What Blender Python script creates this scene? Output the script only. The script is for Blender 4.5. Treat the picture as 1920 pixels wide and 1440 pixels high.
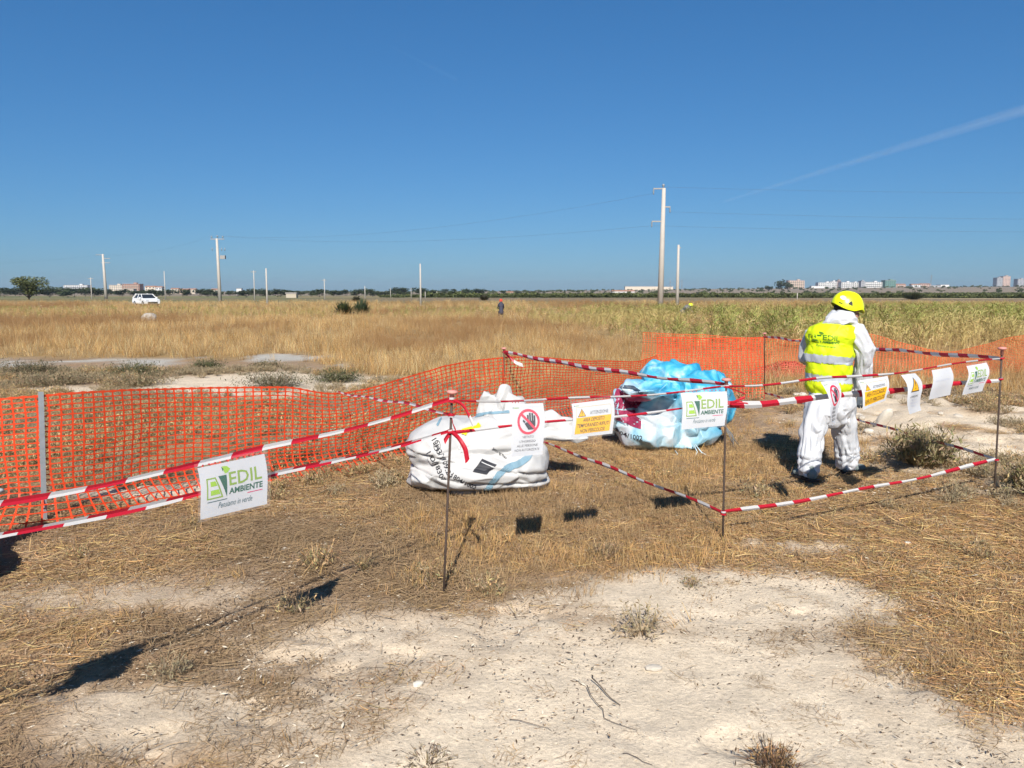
import bpy, bmesh, math, random
import numpy as np
from mathutils import Vector, Matrix
from mathutils.bvhtree import BVHTree

R = math.radians
scene = bpy.context.scene
for _o in list(bpy.data.objects):
    bpy.data.objects.remove(_o, do_unlink=True)
random.seed(7)
rng = np.random.default_rng(11)
C = scene.collection

# ------------------------------------------------------------------ camera
cam_data = bpy.data.cameras.new('camera')
cam_data.sensor_width = 36.0
cam_data.lens = 27.19
cam_data.clip_start = 0.05
cam_data.clip_end = 60000.0
cam = bpy.data.objects.new('camera', cam_data)
C.objects.link(cam)
cam.location = (0.0, 0.0, 1.75)
cam.rotation_euler = (R(90 - 6.88), 0, 0)
scene.camera = cam

# ------------------------------------------------------------------ sky and sun
SUN_EL, SUN_AZ = 40.0, 181.6          # sun stands behind the camera, a touch to its left
world = bpy.data.worlds.new('World')
scene.world = world
world.use_nodes = True
wn, wl = world.node_tree.nodes, world.node_tree.links
wn.clear()
w_out = wn.new('ShaderNodeOutputWorld')
w_bg = wn.new('ShaderNodeBackground')
w_sky = wn.new('ShaderNodeTexSky')
w_sky.sky_type = 'NISHITA'
w_sky.sun_disc = False
w_sky.sun_elevation = R(SUN_EL)
w_sky.sun_rotation = R(SUN_AZ)
w_sky.altitude = 30
w_sky.air_density = 1.0
w_sky.dust_density = 0.3
w_sky.ozone_density = 2.0
w_bg.inputs['Strength'].default_value = 0.1
# one tone curve per channel over the whole dome (a phone's rendering of a clear sky)
w_sep = wn.new('ShaderNodeSeparateColor'); w_com = wn.new('ShaderNodeCombineColor')
wl.new(w_sky.outputs[0], w_sep.inputs[0])
for _i, (_g, _k) in enumerate(((1.01, 0.186), (0.78, 0.535), (0.71, 0.985))):
    _p = wn.new('ShaderNodeMath'); _p.operation = 'POWER'; _p.inputs[1].default_value = _g
    _m = wn.new('ShaderNodeMath'); _m.operation = 'MULTIPLY'; _m.inputs[1].default_value = _k
    wl.new(w_sep.outputs[_i], _p.inputs[0]); wl.new(_p.outputs[0], _m.inputs[0]); wl.new(_m.outputs[0], w_com.inputs[_i])
wl.new(w_com.outputs[0], w_bg.inputs['Color'])
wl.new(w_bg.outputs[0], w_out.inputs['Surface'])

sun_data = bpy.data.lights.new('sun', 'SUN')
sun_data.energy = 4.7
sun_data.angle = R(0.53)
sun_data.color = (1.0, 0.955, 0.88)
sun = bpy.data.objects.new('sun', sun_data)
C.objects.link(sun)
_sd = Vector((0.0279 * math.cos(R(SUN_EL)), math.cos(R(SUN_EL)), -math.sin(R(SUN_EL))))
sun.rotation_euler = _sd.to_track_quat('-Z', 'Y').to_euler()
sun.location = (-1, -8, 10)

scene.view_settings.view_transform = 'Standard'
scene.view_settings.look = 'None'
scene.view_settings.exposure = 0.64
scene.view_settings.gamma = 1.0
scene.view_settings.use_curve_mapping = False
scene.render.engine = 'CYCLES'
scene.cycles.max_bounces = 5
scene.cycles.diffuse_bounces = 3
scene.cycles.glossy_bounces = 2
scene.cycles.transparent_max_bounces = 16
scene.cycles.use_adaptive_sampling = True
scene.cycles.adaptive_threshold = 0.02
scene.cycles.adaptive_min_samples = 24
scene.cycles.use_denoising = True
scene.cycles.denoiser = 'OPENIMAGEDENOISE'
scene.cycles.denoising_input_passes = 'RGB_ALBEDO_NORMAL'
scene.cycles.denoising_prefilter = 'ACCURATE'

# ------------------------------------------------------------------ helpers: noise
def _hash(ix, iy, s):
    v = np.sin(ix * 127.1 + iy * 311.7 + s * 74.7) * 43758.5453
    return v - np.floor(v)
def vnoise(x, y, s=0.0):
    x = np.asarray(x, float); y = np.asarray(y, float)
    ix, iy = np.floor(x), np.floor(y)
    fx, fy = x - ix, y - iy
    fx = fx * fx * (3 - 2 * fx); fy = fy * fy * (3 - 2 * fy)
    a = _hash(ix, iy, s); b = _hash(ix + 1, iy, s); c = _hash(ix, iy + 1, s); d = _hash(ix + 1, iy + 1, s)
    return (a * (1 - fx) + b * fx) * (1 - fy) + (c * (1 - fx) + d * fx) * fy
def fbm(x, y, s=0.0, octv=4):
    t, amp, tot = 0.0, 0.5, 0.0
    for k in range(octv):
        t = t + amp * vnoise(x * 2 ** k, y * 2 ** k, s + k * 13.3); tot += amp; amp *= 0.5
    return t / tot
def sstep(a, b, x):
    t = np.clip((np.asarray(x, float) - a) / (b - a), 0, 1)
    return t * t * (3 - 2 * t)
def ell(x, y, cx, cy, rx, ry, soft=0.35, rough=0.6, s=0.0, fr=2.0):
    """soft ellipse mask with a ragged edge"""
    q = np.sqrt(((x - cx) / rx) ** 2 + ((y - cy) / ry) ** 2) + rough * (fbm(x * fr, y * fr, s) - 0.5)
    return 1 - sstep(1 - soft, 1 + soft, q)

# ------------------------------------------------------------------ helpers: materials
def new_mat(name):
    m = bpy.data.materials.new(name); m.use_nodes = True
    nt = m.node_tree
    return m, nt.nodes, nt.links, nt.nodes['Principled BSDF']
def mat(name, col, rough=0.7, var=0.12, scale=8.0, bump=0.0, bscale=40.0, metal=0.0, spec=0.3, transl=0.0, detail=4):
    """plain surface: base colour broken up by noise, optional bump and translucency"""
    m, n, l, b = new_mat(name)
    tc = n.new('ShaderNodeTexCoord')
    nz = n.new('ShaderNodeTexNoise'); nz.inputs['Scale'].default_value = scale; nz.inputs['Detail'].default_value = detail
    l.new(tc.outputs['Object'], nz.inputs['Vector'])
    mx = n.new('ShaderNodeMix'); mx.data_type = 'RGBA'
    mx.inputs[6].default_value = tuple(max(0, c * (1 - var)) for c in col) + (1,)
    mx.inputs[7].default_value = tuple(min(1, c * (1 + var)) for c in col) + (1,)
    l.new(nz.outputs['Fac'], mx.inputs[0]); l.new(mx.outputs[2], b.inputs['Base Color'])
    b.inputs['Roughness'].default_value = rough; b.inputs['Metallic'].default_value = metal
    b.inputs['Specular IOR Level'].default_value = spec
    if bump:
        n2 = n.new('ShaderNodeTexNoise'); n2.inputs['Scale'].default_value = bscale; n2.inputs['Detail'].default_value = 5
        l.new(tc.outputs['Object'], n2.inputs['Vector'])
        bp = n.new('ShaderNodeBump'); bp.inputs['Strength'].default_value = 1.0; bp.inputs['Distance'].default_value = bump
        l.new(n2.outputs['Fac'], bp.inputs['Height']); l.new(bp.outputs[0], b.inputs['Normal'])
    if transl:
        tr = n.new('ShaderNodeBsdfTranslucent'); l.new(mx.outputs[2], tr.inputs['Color'])
        ms = n.new('ShaderNodeMixShader'); ms.inputs[0].default_value = transl
        l.new(b.outputs[0], ms.inputs[1]); l.new(tr.outputs[0], ms.inputs[2])
        l.new(ms.outputs[0], n['Material Output'].inputs['Surface'])
    return m

# ------------------------------------------------------------------ helpers: objects
class MB:
    """collects faces; build() links them as one mesh object"""
    def __init__(s): s.v = []; s.f = []; s.mi = []
    def add(s, vs, fs, mi=0):
        o = len(s.v); s.v += [tuple(map(float, p)) for p in vs]
        s.f += [tuple(i + o for i in f) for f in fs]; s.mi += [mi] * len(fs); return s
    def box(s, c, d, rz=0.0, mi=0, taper=1.0):
        ca, sa = math.cos(rz), math.sin(rz); vs = []
        for z in (-1, 1):
            k = taper if z > 0 else 1.0
            for x, y in ((-1, -1), (1, -1), (1, 1), (-1, 1)):
                X, Y = x * d[0] / 2 * k, y * d[1] / 2 * k
                vs.append((c[0] + X * ca - Y * sa, c[1] + X * sa + Y * ca, c[2] + z * d[2] / 2))
        return s.add(vs, [(3, 2, 1, 0), (4, 5, 6, 7), (0, 1, 5, 4), (1, 2, 6, 5), (2, 3, 7, 6), (3, 0, 4, 7)], mi)
    def tube(s, pts, r, n=8, mi=0, caps=True):
        pts = [Vector(p) for p in pts]; rs = r if isinstance(r, (list, tuple)) else [r] * len(pts)
        vs, fs = [], []
        up = Vector((0, 0, 1))
        for i, p in enumerate(pts):
            t = (pts[min(i + 1, len(pts) - 1)] - pts[max(i - 1, 0)]).normalized()
            a = t.cross(up)
            if a.length < 1e-3: a = t.cross(Vector((1, 0, 0)))
            a.normalize(); b = a.cross(t)
            for k in range(n):
                q = 2 * math.pi * k / n
                vs.append(p + (a * math.cos(q) + b * math.sin(q)) * rs[i])
        for i in range(len(pts) - 1):
            for k in range(n):
                k2 = (k + 1) % n
                fs.append((i * n + k, i * n + k2, (i + 1) * n + k2, (i + 1) * n + k))
        if caps:
            fs.append(tuple(range(n))[::-1]); fs.append(tuple((len(pts) - 1) * n + k for k in range(n)))
        return s.add(vs, fs, mi)
    def lathe(s, prof, n=16, loc=(0, 0, 0), mi=0):
        vs = [(loc[0] + r * math.cos(2 * math.pi * k / n), loc[1] + r * math.sin(2 * math.pi * k / n), loc[2] + z) for r, z in prof for k in range(n)]
        fs = [(i * n + k, i * n + (k + 1) % n, (i + 1) * n + (k + 1) % n, (i + 1) * n + k) for i in range(len(prof) - 1) for k in range(n)]
        fs.append(tuple(range(n))[::-1]); fs.append(tuple((len(prof) - 1) * n + k for k in range(n)))
        return s.add(vs, fs, mi)
    def build(s, name, m=None, parent=None, smooth=False):
        return link(name, s.v, s.f, m, parent, smooth, s.mi)
def link(name, v, f, m=None, parent=None, smooth=False, mi=None):
    me = bpy.data.meshes.new(name)
    me.from_pydata([tuple(p) for p in v], [], [tuple(q) for q in f]); me.update()
    for q in (m if isinstance(m, (list, tuple)) else [m] if m else []): me.materials.append(q)
    if mi and max(mi) > 0: me.polygons.foreach_set('material_index', mi)
    if smooth: me.polygons.foreach_set('use_smooth', [True] * len(me.polygons))
    o = bpy.data.objects.new(name, me); C.objects.link(o)
    if parent: o.parent = parent
    return o
def np_mesh(name, V, F):
    """fast mesh from numpy arrays of verts and tris or quads"""
    me = bpy.data.meshes.new(name); V = np.asarray(V, np.float32); F = np.asarray(F, np.int32); k = F.shape[1]
    me.vertices.add(len(V)); me.vertices.foreach_set('co', V.ravel())
    me.loops.add(F.size); me.loops.foreach_set('vertex_index', F.ravel())
    me.polygons.add(len(F)); me.polygons.foreach_set('loop_start', np.arange(0, F.size, k, dtype=np.int32))
    me.update(calc_edges=True); me.validate()
    return me
def tag(o, label=None, cat=None, group=None, kind=None):
    for k, v in (('label', label), ('category', cat), ('group', group), ('kind', kind)):
        if v: o[k] = v
    return o
def thing(name, label, cat, loc=(0, 0, 0), rz=0.0, group=None):
    o = bpy.data.objects.new(name, None); C.objects.link(o); o.empty_display_size = 0.1
    o.location = loc; o.rotation_euler = (0, 0, rz)
    return tag(o, label, cat, group)
def copy_tree(o, parent=None):
    c = o.copy(); C.objects.link(c); c.parent = parent
    for ch in list(o.children): copy_tree(ch, c)
    return c
def evaluated(v, f, mods):
    """mesh data after a list of (type, settings) modifiers"""
    o = link('work', v, f)
    for t, kw in mods:
        md = o.modifiers.new(t, t)
        for k, val in kw.items(): setattr(md, k, val)
    dg = bpy.context.evaluated_depsgraph_get()
    me = bpy.data.meshes.new_from_object(o.evaluated_get(dg))
    old = o.data; bpy.data.objects.remove(o, do_unlink=True); bpy.data.meshes.remove(old)
    n = len(me.vertices); V = np.empty(n * 3, np.float32); me.vertices.foreach_get('co', V)
    F = [tuple(p.vertices) for p in me.polygons]
    nr = np.empty(n * 3, np.float32); me.vertices.foreach_get('normal', nr)
    bpy.data.meshes.remove(me)
    return V.reshape(-1, 3).astype(float), F, nr.reshape(-1, 3).astype(float)
def worley(P, cell, seed, stretch=(1, 1, 1)):
    """distance to the nearest of many random points: sharp ridges between them, like creased cloth"""
    Q = P * np.array(stretch); lo, hi = Q.min(0) - cell, Q.max(0) + cell
    r_ = np.random.default_rng(seed); k = int(np.prod((hi - lo) / cell)) + 8
    S = r_.uniform(lo, hi, (min(k, 1400), 3)); d = np.full(len(Q), 1e9)
    for a in range(0, len(S), 60): d = np.minimum(d, np.sqrt(((Q[:, None, :] - S[None, a:a + 60, :]) ** 2).sum(2)).min(1))
    return d / cell
def n3(P, f, s=0.0):
    """cheap 3-D noise in 0..1"""
    x, y, z = P[:, 0] * f, P[:, 1] * f, P[:, 2] * f
    return (fbm(x + 0.7 * z, y + s, s, 3) + fbm(y + 3.1, z - 0.4 * x, s + 5, 3) + fbm(z + 7.7, x + 0.3 * y, s + 9, 3)) / 3

# ------------------------------------------------------------------ helpers: scattered stuff
def scatter(name, P, rot, scl, idx, templates, tint=None, label=None, cat=None):
    """one object that holds many small uncountable pieces (straw, blades, pebbles)"""
    col = bpy.data.collections.new(name + '_pieces')
    for k, (tname, me) in enumerate(templates):
        col.objects.link(bpy.data.objects.new('%s_%02d' % (tname, k), me))
    N = len(P)
    me = bpy.data.meshes.new(name); me.vertices.add(N); me.vertices.foreach_set('co', np.asarray(P, np.float32).ravel())
    a = me.attributes.new('rot', 'FLOAT_VECTOR', 'POINT'); a.data.foreach_set('vector', np.asarray(rot, np.float32).ravel())
    a = me.attributes.new('scl', 'FLOAT_VECTOR', 'POINT')
    s = np.asarray(scl, np.float32); s = np.repeat(s[:, None], 3, 1) if s.ndim == 1 else s
    a.data.foreach_set('vector', s.ravel())
    a = me.attributes.new('pick', 'INT', 'POINT'); a.data.foreach_set('value', np.asarray(idx, np.int32))
    a = me.attributes.new('tint', 'FLOAT', 'POINT'); a.data.foreach_set('value', np.asarray(tint if tint is not None else np.zeros(N), np.float32))
    o = bpy.data.objects.new(name, me); C.objects.link(o)
    ng = bpy.data.node_groups.new(name, 'GeometryNodeTree')
    ng.interface.new_socket('Geometry', in_out='INPUT', socket_type='NodeSocketGeometry')
    ng.interface.new_socket('Geometry', in_out='OUTPUT', socket_type='NodeSocketGeometry')
    n, l = ng.nodes, ng.links
    gi, go = n.new('NodeGroupInput'), n.new('NodeGroupOutput')
    ci = n.new('GeometryNodeCollectionInfo'); ci.inputs['Collection'].default_value = col
    ci.inputs['Separate Children'].default_value = True; ci.inputs['Reset Children'].default_value = True
    iop = n.new('GeometryNodeInstanceOnPoints'); iop.inputs['Pick Instance'].default_value = True
    def attr(nm, ty):
        q = n.new('GeometryNodeInputNamedAttribute'); q.data_type = ty; q.inputs['Name'].default_value = nm; return q.outputs['Attribute']
    e2r = n.new('FunctionNodeEulerToRotation'); l.new(attr('rot', 'FLOAT_VECTOR'), e2r.inputs[0])
    l.new(gi.outputs[0], iop.inputs['Points']); l.new(ci.outputs[0], iop.inputs['Instance'])
    l.new(attr('pick', 'INT'), iop.inputs['Instance Index']); l.new(e2r.outputs[0], iop.inputs['Rotation'])
    l.new(attr('scl', 'FLOAT_VECTOR'), iop.inputs['Scale']); l.new(iop.outputs[0], go.inputs[0])
    md = o.modifiers.new('scatter', 'NODES'); md.node_group = ng
    return tag(o, label, cat, kind='stuff')
def strips(rows, cols=None):
    """rows: list of (points, widths, side vector, colour) thin bent blades -> mesh data with a colour attribute"""
    V, F, CO = [], [], []
    for pts, ws, side, c0, c1 in rows:
        o = len(V); n = len(pts)
        for i, (p, w) in enumerate(zip(pts, ws)):
            k = i / (n - 1); c = [c0[j] * (1 - k) + c1[j] * k for j in range(3)]
            V.append(p - side * w / 2); V.append(p + side * w / 2); CO += [c, c]
            if i: F.append((o + 2 * i - 2, o + 2 * i - 1, o + 2 * i + 1, o + 2 * i))
    me = np_mesh('blades', np.array(V), np.array(F))
    a = me.color_attributes.new('col', 'FLOAT_COLOR', 'POINT')
    a.data.foreach_set('color', np.c_[np.array(CO), np.ones(len(CO))].astype(np.float32).ravel())
    return me
def blade(base, h, lean, az, w, c0, c1, seg=3, droop=0.5, head=0.0):
    pts, ws = [], []
    d = Vector((math.cos(az), math.sin(az), 0))
    for i in range(seg + 1):
        k = i / seg
        pts.append(Vector(base) + d * (lean * h * k ** (1 + droop)) + Vector((0, 0, h * k * (1 - 0.25 * lean * k))))
        ws.append(w * (1 - 0.75 * k) if not head or k < 0.7 else head * (1.2 - k))
    sd = random.uniform(0, 6.28)
    return pts, ws, Vector((math.cos(sd), math.sin(sd), 0)), c0, c1
def jit(c, v=0.15):
    k = 1 + random.uniform(-v, v); return tuple(min(1, x * k * (1 + random.uniform(-v, v) * 0.3)) for x in c)
def grass_mat(name, rough=0.75, transl=0.25, amount=0.35, cool=(0.16, 0.2, 0.07)):
    """blade colour from the template, varied per tuft and pulled towards 'cool' by the tuft's own tint"""
    m, n, l, b = new_mat(name)
    ca = n.new('ShaderNodeVertexColor'); ca.layer_name = 'col'
    oi = n.new('ShaderNodeObjectInfo')
    at = n.new('ShaderNodeAttribute'); at.attribute_type = 'INSTANCER'; at.attribute_name = 'tint'
    mr = n.new('ShaderNodeMapRange'); mr.inputs[3].default_value = 1 - amount; mr.inputs[4].default_value = 1 + amount
    l.new(oi.outputs['Random'], mr.inputs[0])
    mu = n.new('ShaderNodeVectorMath'); mu.operation = 'SCALE'
    l.new(ca.outputs['Color'], mu.inputs[0]); l.new(mr.outputs[0], mu.inputs['Scale'])
    mx = n.new('ShaderNodeMix'); mx.data_type = 'RGBA'; mx.inputs[7].default_value = cool + (1,)
    l.new(at.outputs['Fac'], mx.inputs[0]); l.new(mu.outputs[0], mx.inputs[6])
    l.new(mx.outputs[2], b.inputs['Base Color']); b.inputs['Roughness'].default_value = rough
    b.inputs['Specular IOR Level'].default_value = 0.2
    tr = n.new('ShaderNodeBsdfTranslucent'); l.new(mx.outputs[2], tr.inputs['Color'])
    ms = n.new('ShaderNodeMixShader'); ms.inputs[0].default_value = transl
    l.new(b.outputs[0], ms.inputs[1]); l.new(tr.outputs[0], ms.inputs[2])
    l.new(ms.outputs[0], n['Material Output'].inputs['Surface'])
    return m

# ================================================================== GROUND
def mound(x, y):
    return 0.16 * np.exp(-((x - 4.7) / 1.7) ** 2 - ((y - 7.6) / 2.6) ** 2) + 0.22 * np.exp(-((x - 6.2) / 2.0) ** 2 - ((y - 10.5) / 2.2) ** 2)
def height(x, y):
    x = np.asarray(x, float); y = np.asarray(y, float)
    d = np.hypot(x, y)
    near = 1 - sstep(14, 40, d)
    z = near * (0.05 * (fbm(x * 0.6, y * 0.6, 3) - 0.5) + 0.03 * (fbm(x * 2.6, y * 2.6, 5) - 0.5) + 0.016 * (fbm(x * 9, y * 9, 8, 3) - 0.5))
    dent = fbm(x * 4.2 + .6 * fbm(x, y, 6), y * 4.2, 17, 3)
    z = z - near * .028 * sstep(.52, .68, dent) * sstep(.4, .6, fbm(x * .9, y * .9, 18))
    m = mound(x, y)
    z = z + m + np.clip(m * 4, 0, 0.6) * 0.28 * (fbm(x * 3.2, y * 3.2, 21) - 0.5)
    z = z + (1 - near) * 0.35 * (fbm(x * 0.03, y * 0.03, 2) - 0.5)
    z = z - 2.0 * sstep(150, 450, d) * (1 - 0.75 * sstep(-250, 900, x))
    z = z + sstep(450, 1500, d) * (1.2 + 7.5 * sstep(-250, 900, x)) - sstep(2600, 4500, d) * 12
    return z
def H(x, y): return float(height(np.array([x]), np.array([y]))[0])

def sand_mask(x, y):
    a = ell(x, y, 0.60, 3.0, 1.38, 1.10, 0.42, 0.75, 1, 2.3)
    a = np.maximum(a, ell(x, y, 1.15, 4.2, 0.95, 0.5, 0.45, 0.8, 4, 2.0) * 0.95)
    a = np.maximum(a, ell(x, y, -0.35, 3.7, 0.9, 0.45, 0.6, 1.0, 5, 2.4) * 0.8)
    a = np.maximum(a, ell(x, y, 2.25, 2.5, 0.9, 0.45, 0.5, 0.8, 6, 2.0) * 0.9)
    a = np.maximum(a, ell(x, y, -1.35, 3.05, 0.55, 0.3, 0.6, 1.0, 7, 2.5) * 0.75)
    a = np.maximum(a, ell(x, y, -2.3, 4.3, 0.75, 0.3, 0.6, 1.0, 9, 2.5) * 0.55)
    a = np.maximum(a, ell(x, y, -0.9, 2.55, 0.5, 0.2, 0.6, 1.0, 10, 2.5) * 0.6)
    a = np.maximum(a, ell(x, y, 1.95, 5.15, 0.5, 0.16, 0.6, 1.0, 12, 2.5) * 0.6)
    a = np.maximum(a, ell(x, y, -4.9, 14.6, 2.6, 1.9, 0.3, 0.8, 13, 0.8))
    a = np.maximum(a, ell(x, y, -3.2, 6.6, 1.0, 0.32, 0.5, 0.9, 14, 2.0) * 0.9)
    a = np.maximum(a, ell(x, y, -8.2, 13.6, 1.2, 0.5, 0.5, 0.9, 15, 1.0) * 0.9)
    a = np.maximum(a, np.clip(mound(x, y) * 7 - 0.2, 0, 1) * sstep(0.42, 0.6, fbm(x * 1.3, y * 1.3, 31)) * 0.9)
    return a
def crust_mask(x, y):
    a = ell(x, y, -9.0, 18.3, 5.5, 1.5, 0.4, 0.9, 41, 0.5)
    a = np.maximum(a, ell(x, y, -5.2, 20.5, 2.4, 1.3, 0.4, 0.9, 42, 0.6))
    a = np.maximum(a, ell(x, y, -15, 17.5, 3.5, 1.0, 0.4, 0.8, 43, 0.5))
    return a * sstep(.42, .58, fbm(x * .8, y * .55, 44))
def stubble_mask(x, y):
    """upright golden stubble round the bags"""
    a = ell(x, y, 0.55, 5.6, 1.35, 1.3, 0.4, 0.8, 51, 1.0)
    a = np.maximum(a, ell(x, y, 2.3, 8.2, 1.9, 1.7, 0.5, 0.8, 52, 1.0) * 0.8)
    return np.maximum(a, ell(x, y, 2.9, 3.6, 0.9, 0.45, 0.5, 0.8, 53, 1.5) * 0.6)
def dry_mask(x, y):
    """tall dry grass"""
    edge = 12.3 + 2.2 * sstep(0.5, -3, x) + 5.0 * sstep(-2.0, -6.0, x) + 1.6 * (fbm(x * 0.5, y * 0.2, 61) - 0.5) - 0.0 * y
    return sstep(edge - 0.3, edge + 1.0, y) * (1 - crust_mask(x, y)) * (1 - sand_mask(x, y))
def reed_mask(x, y):
    """green reeds beyond the right-hand netting"""
    e = 17.0 + 26 * sstep(6.5, -2.0, x) + 6 * (fbm(x * 0.15, y * 0.15, 71) - 0.5)
    m = sstep(e, e + 5, y) * sstep(-6, 4, x - 0.0 * y) * (1 - sstep(62, 74, y))
    left = 0.85 * sstep(44, 52, y) * (1 - sstep(70, 80, y)) * sstep(0.30, 0.55, fbm(x * 0.09, y * 0.05, 72))
    return np.maximum(m, left * (1 - sstep(-2, 4, x)))

def axis(dense, step, lo, hi, grow):
    a = list(np.arange(dense[0], dense[1] + 1e-6, step)); s = step
    while a[-1] < hi: s *= grow; a.append(a[-1] + s)
    s = step; b = []
    p = dense[0]
    while p > lo: s *= grow; p -= s; b.append(p)
    return np.array(b[::-1] + a)
gx = axis((-3.2, 3.9), 0.022, -4200, 4200, 1.075)
gy = axis((2.3, 8.0), 0.022, -400, 4200, 1.035)
GX, GY = np.meshgrid(gx, gy)
fxv, fyv = GX.ravel(), GY.ravel()
GZ = height(fxv, fyv)
nx, ny = len(gx), len(gy)
ii = (np.arange(ny - 1)[:, None] * nx + np.arange(nx - 1)[None, :]).ravel()
me = np_mesh('ground', np.c_[fxv, fyv, GZ], np.c_[ii, ii + 1, ii + nx + 1, ii + nx])
me.polygons.foreach_set('use_smooth', np.ones(len(me.polygons), bool))
ground = bpy.data.objects.new('ground', me); C.objects.link(ground); tag(ground, kind='structure')
ground['label'] = 'pale dusty soil of the dry plain'

def lerp(a, b, t): return a * (1 - t[:, None]) + b * t[:, None]
def rgb(*c): return np.array(c, float)[None, :]
sm = sand_mask(fxv, fyv); cm = crust_mask(fxv, fyv); dm = dry_mask(fxv, fyv)
dd = np.hypot(fxv, fyv)
base = rgb(0.275, 0.182, 0.108) * (0.8 + 0.4 * fbm(fxv * 2.2, fyv * 2.2, 81))[:, None]
base = lerp(base, rgb(0.30, 0.215, 0.14), 0.6 * sstep(0.45, 0.65, fbm(fxv * 0.9, fyv * 0.9, 82)))
base = lerp(base, rgb(0.30, 0.20, 0.09), dm)
base = lerp(base, rgb(0.40, 0.375, 0.33), cm)
base = lerp(base, rgb(0.605, 0.50, 0.37) * np.ones((len(fxv), 1)), np.clip(sm, 0, 1))
# far plain: stubble, fallow, vineyard strip, pale mown strip
fn = fbm(fxv * 0.012, fyv * 0.03, 91)
far = lerp(rgb(0.27, 0.20, 0.115) * np.ones((len(fxv), 1)), rgb(0.17, 0.165, 0.075), sstep(0.42, 0.6, fn))
far = lerp(far, rgb(0.20, 0.145, 0.10), sstep(105, 150, fyv) * (1 - sstep(205, 235, fyv)) * 0.75)
far = lerp(far, rgb(0.10, 0.115, 0.05), sstep(225, 240, fyv) * (1 - sstep(520, 560, fyv)) * sstep(-60, -20, fxv))
far = lerp(far, rgb(0.125, 0.14, 0.055), 0.8 * sstep(105, 150, fyv) * (1 - sstep(380, 420, fyv)) * sstep(-15, -45, fxv) * sstep(.35, .5, fbm(fxv * .01, fyv * .012, 95)))
far = lerp(far, rgb(0.47, 0.37, 0.22), sstep(212, 222, fyv) * (1 - sstep(245, 262, fyv)) * sstep(30, 80, fxv))
far = lerp(far, rgb(0.24, 0.19, 0.14), sstep(540, 600, fyv))
base = lerp(base, far, sstep(70, 100, fyv))
a = me.color_attributes.new('base', 'FLOAT_COLOR', 'POINT')
a.data.foreach_set('color', np.c_[base, np.ones(len(base))].astype(np.float32).ravel())
a = me.attributes.new('sand', 'FLOAT', 'POINT'); a.data.foreach_set('value', sm.astype(np.float32))

m, n, l, b = new_mat('ground_soil')
vc = n.new('ShaderNodeVertexColor'); vc.layer_name = 'base'
sa = n.new('ShaderNodeAttribute'); sa.attribute_name = 'sand'
tc = n.new('ShaderNodeTexCoord')
def _noise(sc, det=6, dist=0.0, rough=0.6):
    q = n.new('ShaderNodeTexNoise'); q.inputs['Scale'].default_value = sc; q.inputs['Detail'].default_value = det
    q.inputs['Distortion'].default_value = dist; q.inputs['Roughness'].default_value = rough
    l.new(tc.outputs['Object'], q.inputs['Vector']); return q.outputs['Fac']
def _map(s, a0, a1, b0, b1):
    q = n.new('ShaderNodeMapRange'); q.inputs[1].default_value = a0; q.inputs[2].default_value = a1
    q.inputs[3].default_value = b0; q.inputs[4].default_value = b1; l.new(s, q.inputs[0]); return q.outputs[0]
def _math(op, a_, b_):
    q = n.new('ShaderNodeMath'); q.operation = op
    for i, s in enumerate((a_, b_)):
        if isinstance(s, (int, float)): q.inputs[i].default_value = s
        else: l.new(s, q.inputs[i])
    return q.outputs[0]
def _scale(col, fac):
    q = n.new('ShaderNodeVectorMath'); q.operation = 'SCALE'; l.new(col, q.inputs[0]); l.new(fac, q.inputs['Scale']); return q.outputs[0]
big = _noise(3.1, 5, 0.4); fine = _noise(46, 6); grit = _noise(210, 3)
k = _math('MULTIPLY', _map(big, 0.3, 0.7, 0.86, 1.12), _math('MULTIPLY', _map(fine, 0.3, 0.7, 0.84, 1.12), _map(grit, 0.3, 0.7, 0.86, 1.12)))
col = _scale(vc.outputs['Color'], k)
# flecks of dark humus and bleached lime grit
fl = _map(_noise(75, 2, 0.3), 0.66, 0.72, 0, 0.55)
mx = n.new('ShaderNodeMix'); mx.data_type = 'RGBA'; mx.inputs[7].default_value = (0.11, 0.08, 0.055, 1)
l.new(fl, mx.inputs[0]); l.new(col, mx.inputs[6])
vo = n.new('ShaderNodeTexVoronoi'); vo.inputs['Scale'].default_value = 38; l.new(tc.outputs['Object'], vo.inputs['Vector'])
wf = _math('MULTIPLY', _map(vo.outputs['Distance'], 0.10, 0.18, 0.7, 0.0), _map(_noise(1.7, 3), 0.5, 0.62, 0, 1))
mx2 = n.new('ShaderNodeMix'); mx2.data_type = 'RGBA'; mx2.inputs[7].default_value = (0.66, 0.60, 0.50, 1)
l.new(wf, mx2.inputs[0]); l.new(mx.outputs[2], mx2.inputs[6])
l.new(mx2.outputs[2], b.inputs['Base Color'])
b.inputs['Roughness'].default_value = 0.95; b.inputs['Specular IOR Level'].default_value = 0.1
bh = _math('ADD', _math('MULTIPLY', fine, 0.6), _math('ADD', _math('MULTIPLY', grit, 0.16), _math('MULTIPLY', _noise(9, 5, 0.2), 0.7)))
bp = n.new('ShaderNodeBump'); bp.inputs['Distance'].default_value = 0.018; bp.inputs['Strength'].default_value = 0.75
l.new(bh, bp.inputs['Height']); l.new(bp.outputs[0], b.inputs['Normal'])
me.materials.append(m)

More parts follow.
